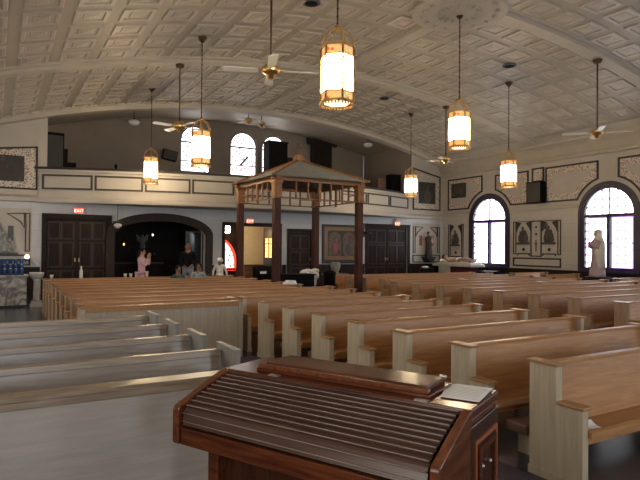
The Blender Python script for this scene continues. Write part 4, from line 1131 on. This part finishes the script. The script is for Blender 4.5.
for k in range(4):
    b = MB(); b.box(-.16 + .03 * k, .14 - .02 * k, -.10, .08, .004 + .022 * k, .024 + .022 * k, Matrix.Rotation(R(7 * (k - 1)), 4, 'Z')); b.build('sheaf', M['paper'], t)
leaflet(12.3, 9.69 - .11, .862, 1.2, 'pale leaflet left on a wide-block pew rail', .3, .02)
leaflet(11.2, 11.40 - .11, .862, 1.5, 'pale leaflet on a farther wide-block pew rail', .3, .02)

# ------------------------------------------------------------------ shrine table with blue votives
t = thing('shrine_table', 'white marble table carrying blue votive candles', 'table', (.15, 17.5, 0))
b = MB(); b.box(-.72, .60, -.24, .30, .06, .82); b.build('body', M['marble'], t)
b = MB(); b.box(-.76, .65, -.28, .34, .82, .88); b.build('slab', M['marble'], t, .01)
b = MB(); b.box(-.76, .64, -.28, .34, 0, .06); b.build('plinth', M['rail'], t)
t = thing('votive_rack', 'tiered dark rack on the marble table holding the votives', 'rack', (.12, 17.5, .88))
b = MB(); b.box(-.66, .56, -.17, .24, 0, .03); b.box(-.66, .56, -.02, .24, .03, .15); b.box(-.66, .56, .12, .24, .15, .30); b.build('steps', M['rail'], t)
vg = None
for r_ in range(3):
    for c_ in range(9):
        p = (-.46 + .136 * c_, 17.5 + (-.12, .05, .18)[r_], .88 + (.03, .15, .30)[r_])
        lb = 'blue glass votive candle on the %s tier of the rack' % ('lowest', 'middle', 'top')[r_]
        if vg is None:
            vg = thing('votive_candle', lb, 'candle', p, 0, 'blue votive candles on the rack')
            b = MB(); b.lathe([(.038, 0), (.045, .02), (.050, .13), (.046, .14), (.02, .14)], 12); b.build('glass', M['blueglass'], vg)
            b = MB(); b.lathe([(.03, .14), (.03, .145), (.004, .146), (.003, .165)], 8); b.build('wax', M['ivory'], vg)
        else:
            o = copy_thing(vg, p, lb)
            o['group'] = 'blue votive candles on the rack'
# group per tier so that equal labels stay true
for o in list(C.objects):
    if o.get('category') == 'candle': o['group'] = o['label'].replace('candle', 'candles')
t = thing('white_figurine', 'small white figure standing on the marble table before the votives', 'figurine', (.02, 17.25, .881))
b = MB(); b.lathe([(.06, 0), (.07, .02), (.05, .10), (.03, .16)], 12); b.ell((0, 0, .19), .03, .03, .035, 8, 6); b.build('body', M['wht'], t)
t = thing('water_stoup', 'white stone holy water stand on a round column', 'water stand', (1.0, 17.35, 0))
b = MB(); b.box(-.16, .16, -.16, .16, 0, .08); b.box(-.13, .13, -.13, .13, .08, .16); b.build('base', M['stone'], t)
b = MB(); b.lathe([(.10, .16), (.085, .22), (.075, .70), (.10, .76)], 18); b.build('column', M['stone'], t)
b = MB(); b.lathe([(.10, .76), (.16, .82), (.185, .90), (.185, .95), (.15, .95), (.10, .88), (.02, .87)], 20); b.build('bowl', M['stone'], t)
# small things on the last pew top
zc = H
for i, (x_, lb) in enumerate([(1.23, 'small white cup on the end of the last long pew'), (3.02, 'white cup on the last long pew beside another cup'), (3.16, 'white cup on the last long pew, nearer the woman in pink')]):
    t = thing('cup', lb, 'cup', (x_, Y0 + SP * 15 - .12, zc - .008)); b = MB(); b.lathe([(.03, 0), (.045, .10), (.04, .10), (.028, .01)], 12); b.build('body', M['ivory'], t)
t = thing('bottle', 'pale plastic bottle standing on the last long pew', 'bottle', (1.92, Y0 + SP * 15 - .12, zc - .008))
b = MB(); b.lathe([(.04, 0), (.042, .02), (.042, .18), (.018, .25), (.018, .28)], 12); b.build('body', M['globe'], t)
b = MB(); b.lathe([(.02, .28), (.02, .31), (.005, .31)], 10); b.build('cap', M['wht'], t)

# ------------------------------------------------------------------ statue at the window, recumbent figure
t = thing('mary_statue', 'pale robed woman statue standing before the bright arched window', 'statue', (18.6, 12.18, .74), R(-122))
def sheath(b, prof, n=24, fold=.0, c=(0, 0)):
    vs = []; fs = []
    for (rx, ry, z) in prof:
        for i in range(n):
            a = 2 * PI * i / n; k = 1 + fold * math.sin(7 * a) * (1 - z / 1.7)
            vs.append((c[0] + rx * k * math.cos(a), c[1] + ry * k * math.sin(a), z))
    for j in range(len(prof) - 1):
        for i in range(n): q = (i + 1) % n; fs.append((j * n + i, j * n + q, (j + 1) * n + q, (j + 1) * n + i))
    fs.append(tuple(range(n))[::-1]); fs.append(tuple(range((len(prof) - 1) * n, len(prof) * n)))
    b.add(vs, fs, True)
b = MB(); sheath(b, [(.30, .27, 0), (.29, .26, .10), (.22, .20, .55), (.20, .17, .85), (.23, .17, 1.15), (.21, .14, 1.32), (.08, .07, 1.40)], fold=.06); b.build('robe', M['mauve'], t)
b = MB(); sheath(b, [(.27, .20, .25), (.27, .22, .6), (.28, .21, .95), (.28, .19, 1.20), (.23, .16, 1.34), (.13, .12, 1.44), (.115, .13, 1.56), (.10, .11, 1.66), (.03, .03, 1.71)], fold=.05, c=(0, .05)); b.build('veil', M['ivory'], t)
b = MB(); b.ell((0, -.045, 1.53), .075, .085, .105); b.ell((0, -.13, 1.52), .013, .02, .02); b.ell((0, 0, 1.42), .05, .05, .08); b.build('head', M['flesh'], t)
for s in (-1, 1):
    b = MB(); b.tube([(s * .22, -.02, 1.28), (s * .25, -.10, 1.05), (s * .06, -.24, 1.12)], [.075, .075, .05]); o = b.build('sleeve', M['mauve'], t)
    b = MB(); b.tube([(s * .06, -.24, 1.12), (s * .02, -.26, 1.20), (s * .012, -.25, 1.29)], [.032, .03, .012]); b.build('hand', M['flesh'], o)
t = thing('statue_pedestal', 'black stepped pedestal under the pale woman statue', 'pedestal', (18.6, 12.18, 0))
b = MB(); b.box(-.45, .45, -.45, .45, 0, .62); b.box(-.55, .55, -.55, .55, .62, .70); b.box(-.36, .36, -.36, .36, .70, .74); b.build('body', M['cabinet'], t)

t = thing('tomb_table', 'long stone slab on a pedestal with maroon frontal beside the corner window', 'tomb', (18.85, 19.25, 0))
b = MB(); b.box(-.45, .45, -1.15, 1.38, .88, 1.0); b.build('slab', M['stone'], t, .01)
b = MB(); b.box(-.25, .25, -.9, .35, 0, .88); b.build('base', M['maroon'], t)
b = MB(); b.box(-.35, .3, .35, 1.05, 0, .88); b.build('pedestal', M['stone'], t)
t = thing('recumbent_statue', 'painted reclining figure laid out on the stone slab', 'statue', (18.85, 19.25, 1.0))
b = MB(); b.box(-.34, .34, -1.05, 1.2, 0, .06); b.build('bier', M['ivory'], t)
b = MB(); b.ell((0, .55, .18), .2, .34, .13); b.ell((0, .12, .16), .17, .25, .11); b.ell((0, .98, .30), .085, .12, .10)
for s in (-1, 1):
    b.tube([(s * .10, 0, .16), (s * .10, -.42, .24), (s * .09, -.88, .13), (s * .09, -.98, .24)], [.09, .075, .05, .035])
    b.tube([(s * .2, .70, .22), (s * .26, .38, .15), (s * .10, .14, .28)], [.05, .045, .035])
b.tube([(0, .75, .2), (0, .92, .27)], .06); b.build('body', M['flesh'], t)
b = MB(); b.ell((0, 1.05, .32), .10, .11, .11); b.ell((0, .9, .23), .06, .05, .05); b.build('hair', M['hair'], t)
b = MB(); b.ell((0, .02, .18), .2, .2, .125); b.build('loincloth', M['wht'], t)
b = MB(); b.ell((0, 1.1, .12), .22, .16, .08); b.build('pillow', M['wht'], t)
t = thing('low_table', 'small dark box below the corner window', 'box', (18.75, 17.35, 0))
b = MB(); b.box(-.25, .25, -.3, .3, 0, .70); b.build('body', M['cabinet'], t)
b = MB(); b.box(-.28, .28, -.33, .33, .70, .74); b.build('lid', M['black'], t)
t = thing('flower_stand', 'white paper roll and tray on a stand near the friar niche', 'stand', (17.6, 20.2, 0))
b = MB(); b.box(-.3, .3, -.2, .2, .74, .78); b.build('tabletop', M['rail'], t)
for sx in (-1, 1):
    for sy in (-1, 1): b = MB(); b.box(sx * .26 - .02, sx * .26 + .02, sy * .16 - .02, sy * .16 + .02, 0, .74); b.build('leg', M['rail'], t)
b = MB(); b.ell((-.05, 0, .83), .22, .12, .05); b.build('paper_roll', M['paper'], t)

# ------------------------------------------------------------------ people
def skin_obj(name, nodes, edges, m_, parent, sub=1):
    me = bpy.data.meshes.new(name)
    keys = list(nodes); ix = {k: i for i, k in enumerate(keys)}
    me.from_pydata([nodes[k][0] for k in keys], [(ix[a], ix[c]) for a, c in edges], []); me.update()
    o = bpy.data.objects.new(name, me); C.objects.link(o); o.parent = parent
    me.materials.append(m_)
    md = o.modifiers.new('skin', 'SKIN'); md.use_smooth_shade = True
    sv = me.skin_vertices[0].data
    for k in keys:
        r = nodes[k][1]; sv[ix[k]].radius = (r, r) if not isinstance(r, tuple) else r
        sv[ix[k]].use_root = (ix[k] == 0)
    if sub: s = o.modifiers.new('sub', 'SUBSURF'); s.levels = sub; s.render_levels = sub
    return o
def person(label, loc, rz, h, pose, skin, shirt, trousers, hair, group=None, hair_style='short', shoes=True, skirt=None):
    """faces local -y; pose gives joint positions for a 1.70 m adult, scaled to h"""
    k = h / 1.70
    t = thing('person', label, 'person', loc, rz)
    P = dict(pelvis=(0, 0, .93), waist=(0, 0, 1.08), chest=(0, 0, 1.27), collar=(0, .01, 1.40), neck=(0, 0, 1.47), skull=(0, -.01, 1.56), crown=(0, 0, 1.645),
             hipL=(.09, 0, .90), hipR=(-.09, 0, .90), kneeL=(.10, -.02, .50), kneeR=(-.10, -.02, .50), ankleL=(.10, .02, .09), ankleR=(-.10, .02, .09), toeL=(.12, -.14, .03), toeR=(-.12, -.14, .03),
             shL=(.18, .01, 1.39), shR=(-.18, .01, 1.39), elL=(.24, .02, 1.12), elR=(-.24, .02, 1.12), wrL=(.24, -.08, .88), wrR=(-.24, -.08, .88))
    P.update(pose)
    P = {a: Vector(c) * k for a, c in P.items()}
    rad = dict(pelvis=(.15, .11), waist=(.135, .10), chest=(.155, .11), collar=(.11, .07), neck=.055, skull=(.075, .088), crown=(.06, .07), hipL=.085, hipR=.085, kneeL=.058, kneeR=.058, ankleL=.04, ankleR=.04,
               toeL=.035, toeR=.035, shL=.058, shR=.058, elL=.043, elR=.043, wrL=.03, wrR=.03)
    nodes = {a: (c, tuple(q * k for q in rad[a]) if isinstance(rad[a], tuple) else rad[a] * k) for a, c in P.items()}
    E_ = [('pelvis', 'waist'), ('waist', 'chest'), ('chest', 'collar'), ('collar', 'neck'), ('neck', 'skull'), ('skull', 'crown')]
    for s in 'LR':
        E_ += [('pelvis', 'hip' + s), ('hip' + s, 'knee' + s), ('knee' + s, 'ankle' + s), ('ankle' + s, 'toe' + s), ('collar', 'sh' + s), ('sh' + s, 'el' + s), ('el' + s, 'wr' + s)]
        w = P['wr' + s]; d = (w - P['el' + s]).normalized(); side = d.cross(Vector((0, 0, 1)))
        side = side.normalized() if side.length > .1 else Vector((1, 0, 0))
        up = side.cross(d)
        palm = w + d * .07 * k; nodes['palm' + s] = (palm, (.035 * k, .018 * k)); E_.append(('wr' + s, 'palm' + s))
        for i, (off, ln) in enumerate(((-.03, .055), (-.01, .07), (.01, .065), (.03, .05))):
            a = palm + d * .03 * k + side * off * k; c = a + (d * .6 + up * -.5) * ln * k
            nodes['fa%d%s' % (i, s)] = (a, .009 * k); nodes['fb%d%s' % (i, s)] = (c, .007 * k); E_ += [('palm' + s, 'fa%d%s' % (i, s)), ('fa%d%s' % (i, s), 'fb%d%s' % (i, s))]
        a = w + d * .03 * k + side * -.035 * k; c = a + (d * .5 - side * .6) * .05 * k
        nodes['ta' + s] = (a, .011 * k); nodes['tb' + s] = (c, .008 * k); E_ += [('wr' + s, 'ta' + s), ('ta' + s, 'tb' + s)]
    hd = (P['crown'] - P['neck']).normalized()
    fwd = Vector((0, -1, 0)); fwd = (fwd - hd * fwd.dot(hd)).normalized(); rt = fwd.cross(hd)
    skc = P['skull'] * .5 + P['crown'] * .5
    body = skin_obj('body', nodes, E_, skin, t)
    # face, ears, eyes, hair
    R3 = Matrix((rt, -fwd, hd)).transposed().to_4x4()
    b = MB(); b.ell(skc, .078 * k, .095 * k, .115 * k, 14, 10, R3); b.ell(skc + fwd * .092 * k - hd * .02 * k, .013 * k, .022 * k, .022 * k, 8, 6, R3)
    for s in (-1, 1): b.ell(skc + rt * s * .08 * k - hd * .01 * k, .012 * k, .022 * k, .032 * k, 8, 6, R3)
    b.ell(skc + fwd * .085 * k - hd * .055 * k, .026 * k, .012 * k, .008 * k, 8, 6, R3); b.build('head', skin, body)
    for s in (-1, 1):
        b = MB(); b.ell(skc + fwd * .088 * k + rt * s * .03 * k + hd * .008 * k, .012 * k, .008 * k, .008 * k, 8, 6, R3); b.build('eye', M['hair'], body)
    b = MB()
    if hair_style == 'bald':
        b.ell(skc - fwd * .035 * k - hd * .01 * k, .083 * k, .075 * k, .07 * k, 12, 8, R3)
    else:
        b.ell(skc - fwd * .018 * k + hd * .022 * k, .09 * k, .098 * k, .112 * k, 14, 10, R3)
        if hair_style == 'tied': b.ell(skc - fwd * .11 * k - hd * .01 * k, .05 * k, .055 * k, .06 * k, 10, 8, R3); b.ell(skc - fwd * .07 * k - hd * .06 * k, .06 * k, .05 * k, .07 * k, 10, 8, R3)
    b.build('hair', hair, t)
    # clothing
    g = 1.16
    sn = {}
    for a in ('waist', 'pelvis', 'chest', 'collar', 'shL', 'shR', 'elL', 'elR'):
        r = nodes[a][1]; sn[a] = (P[a], tuple(q * g for q in r) if isinstance(r, tuple) else r * g)
    for s in 'LR': sn['cuff' + s] = (P['el' + s].lerp(P['wr' + s], .85), .042 * k)
    skin_obj('top_garment', sn, [('waist', 'pelvis'), ('waist', 'chest'), ('chest', 'collar')] + [e for s in 'LR' for e in (('collar', 'sh' + s), ('sh' + s, 'el' + s), ('el' + s, 'cuff' + s))], shirt, t)
    if skirt:
        b = MB(); pr = [(.15, P['waist'].z / k), (.19, .95), (.24, .70), (.27, .48)]
        b.lathe([(r * k, z * k) for r, z in pr], 20); b.build('skirt', skirt, t)
    else:
        tn = {'pelvis': (P['pelvis'], (.165 * k, .125 * k))}
        for s in 'LR':
            tn['hip' + s] = (P['hip' + s], .10 * k); tn['knee' + s] = (P['knee' + s], .075 * k); tn['hem' + s] = (P['knee' + s].lerp(P['ankle' + s], .92), .06 * k)
        skin_obj('trousers', tn, [e for s in 'LR' for e in (('pelvis', 'hip' + s), ('hip' + s, 'knee' + s), ('knee' + s, 'hem' + s))], trousers, t)
    for s in 'LR':
        b = MB(); a, c = P['ankle' + s], P['toe' + s]; b.ell((a + c) / 2 + Vector((0, 0, -.012 * k)), .05 * k, .13 * k, .045 * k, 10, 7); b.build('shoe', M['blk'], t)
    return t
# woman taking a picture: faces along the pews
person('woman in a pink top raising a camera to her face before the brick arch', (3.74, 16.85, 0), R(62), 1.62,
       dict(elL=(.24, -.16, 1.20), elR=(-.22, -.18, 1.18), wrL=(.10, -.21, 1.47), wrR=(-.09, -.22, 1.46)), M['skin'], M['pink'], M['pink'], M['hair'], hair_style='tied')
t = thing('camera', 'small dark camera held up by the woman in pink', 'camera', (4.025, 16.70, 1.47), R(62))
b = MB(); b.box(-.055, .055, -.02, .02, -.03, .04); b.build('body', M['cabinet'], t, .006)
b = MB(); b.lathe([(.025, 0), (.025, .04), (.015, .045)], 14, M=Matrix.Translation((0, -.02, 0)) @ Matrix.Rotation(R(90), 4, 'X')); b.build('lens', M['black'], t)
person('balding man in black standing inside the brick arch with hands folded', (5.40, 17.75, 0), R(-14), 1.80,
       dict(elL=(.24, -.06, 1.12), elR=(-.24, -.06, 1.12), wrL=(.09, -.24, 1.03), wrR=(-.09, -.22, 1.0)), M['dkskin'], M['blk'], M['greycloth'], M['hair'], hair_style='bald')
g_ = person('girl in a white dress and white cap seen from behind near the open doorway', (6.36, 17.4, 0), R(150), 1.32,
       dict(elL=(.28, .0, 1.14), elR=(-.28, .0, 1.14), wrL=(.30, -.10, .92), wrR=(-.30, -.10, .92)), M['dkskin'], M['wht'], M['wht'], M['hair'], skirt=M['wht'])
b = MB(); b.lathe([(.10, 0), (.105, .03), (.09, .10), (.03, .14)], 16, c=(0, .01, 1.215)); b.build('cap', M['wht'], g_)
t = thing('handbag', 'rose pink bag hanging at the side of the girl in white', 'bag', (6.06, 17.52, .46))
b = MB(); b.box(-.12, .12, -.05, .05, 0, .24); b.build('body', M['bag'], t, .03)
b = MB(); b.tube([(-.08, 0, .24), (-.06, 0, .34), (.06, 0, .34), (.08, 0, .24)], .01, 6); b.build('strap', M['bag'], t)
person('dark-haired child in a teal jacket slumped in the last long pew', (4.38, Y0 + SP * 15 - .36, -.40), R(20), 1.55,
       dict(pelvis=(0, 0, .90), hipL=(.09, -.05, .88), hipR=(-.09, -.05, .88), kneeL=(.11, -.42, .86), kneeR=(-.11, -.42, .86), ankleL=(.11, -.45, .44), ankleR=(-.11, -.45, .44), toeL=(.11, -.58, .40), toeR=(-.11, -.58, .40),
            elL=(.30, -.06, 1.14), elR=(-.32, -.04, 1.16), wrL=(.20, -.26, 1.05), wrR=(-.40, -.20, 1.08)), M['dkskin'], M['teal'], M['jean'], M['hair'])

person('dark-haired child in a pale blue-grey top sitting beside the child in teal', (4.98, Y0 + SP * 15 - .34, -.27), R(-30), 1.48,
       dict(pelvis=(0, 0, .90), hipL=(.09, -.05, .88), hipR=(-.09, -.05, .88), kneeL=(.11, -.42, .86), kneeR=(-.11, -.42, .86), ankleL=(.11, -.45, .44), ankleR=(-.11, -.45, .44), toeL=(.11, -.58, .40), toeR=(-.11, -.58, .40),
            elL=(.26, -.06, 1.14), elR=(-.26, -.06, 1.14), wrL=(.12, -.26, 1.03), wrR=(-.12, -.26, 1.03)), M['dkskin'], M['greycloth'], M['jean'], M['hair'])

# ------------------------------------------------------------------ lights
def light(kind, loc, e, col, size=.2, rot=None, **kw):
    l = bpy.data.lights.new('light', kind); l.energy = e; l.color = col
    if kind == 'POINT': l.shadow_soft_size = size
    if kind == 'AREA': l.size = size
    for a, v in kw.items(): setattr(l, a, v)
    o = bpy.data.objects.new('lamp_light', l); C.objects.link(o); o.location = loc
    if rot: o.rotation_euler = rot
    return o
light('POINT', (9.6, 23.2, 2.3), 45, (1, .72, .40), .3)
light('POINT', (5.6, 23.4, 2.6), 1.2, (1, .8, .6), .2)
w = bpy.data.worlds.new('world'); S.world = w; w.use_nodes = True
w.node_tree.nodes['Background'].inputs[0].default_value = (.7, .8, 1, 1); w.node_tree.nodes['Background'].inputs[1].default_value = .4

# ------------------------------------------------------------------ camera
yaw, pit, rol = R(30.27), R(.795), R(-.49)
Rv = Vector((math.cos(yaw), -math.sin(yaw), 0)); F = Vector((math.sin(yaw) * math.cos(pit), math.cos(yaw) * math.cos(pit), math.sin(pit))); U = Rv.cross(F)
R2 = math.cos(rol) * Rv - math.sin(rol) * U; U2 = math.sin(rol) * Rv + math.cos(rol) * U
cam = bpy.data.cameras.new('camera'); co = bpy.data.objects.new('view_camera', cam); C.objects.link(co)
mw = Matrix((R2, U2, -F)).transposed().to_4x4(); mw.translation = (0, 0, 1.7); co.matrix_world = mw
cam.sensor_width = 36; cam.lens = 36 * 555.53 / 640; cam.clip_start = .05; cam.clip_end = 200
S.camera = co
S.view_settings.view_transform = 'Standard'; S.view_settings.look = 'None'; S.view_settings.exposure = .22; S.view_settings.gamma = 1
S.cycles.use_denoising = True
S.cycles.max_bounces = 6; S.cycles.diffuse_bounces = 4; S.cycles.glossy_bounces = 3; S.cycles.caustics_reflective = False; S.cycles.caustics_refractive = False
S.cycles.sample_clamp_indirect = 6
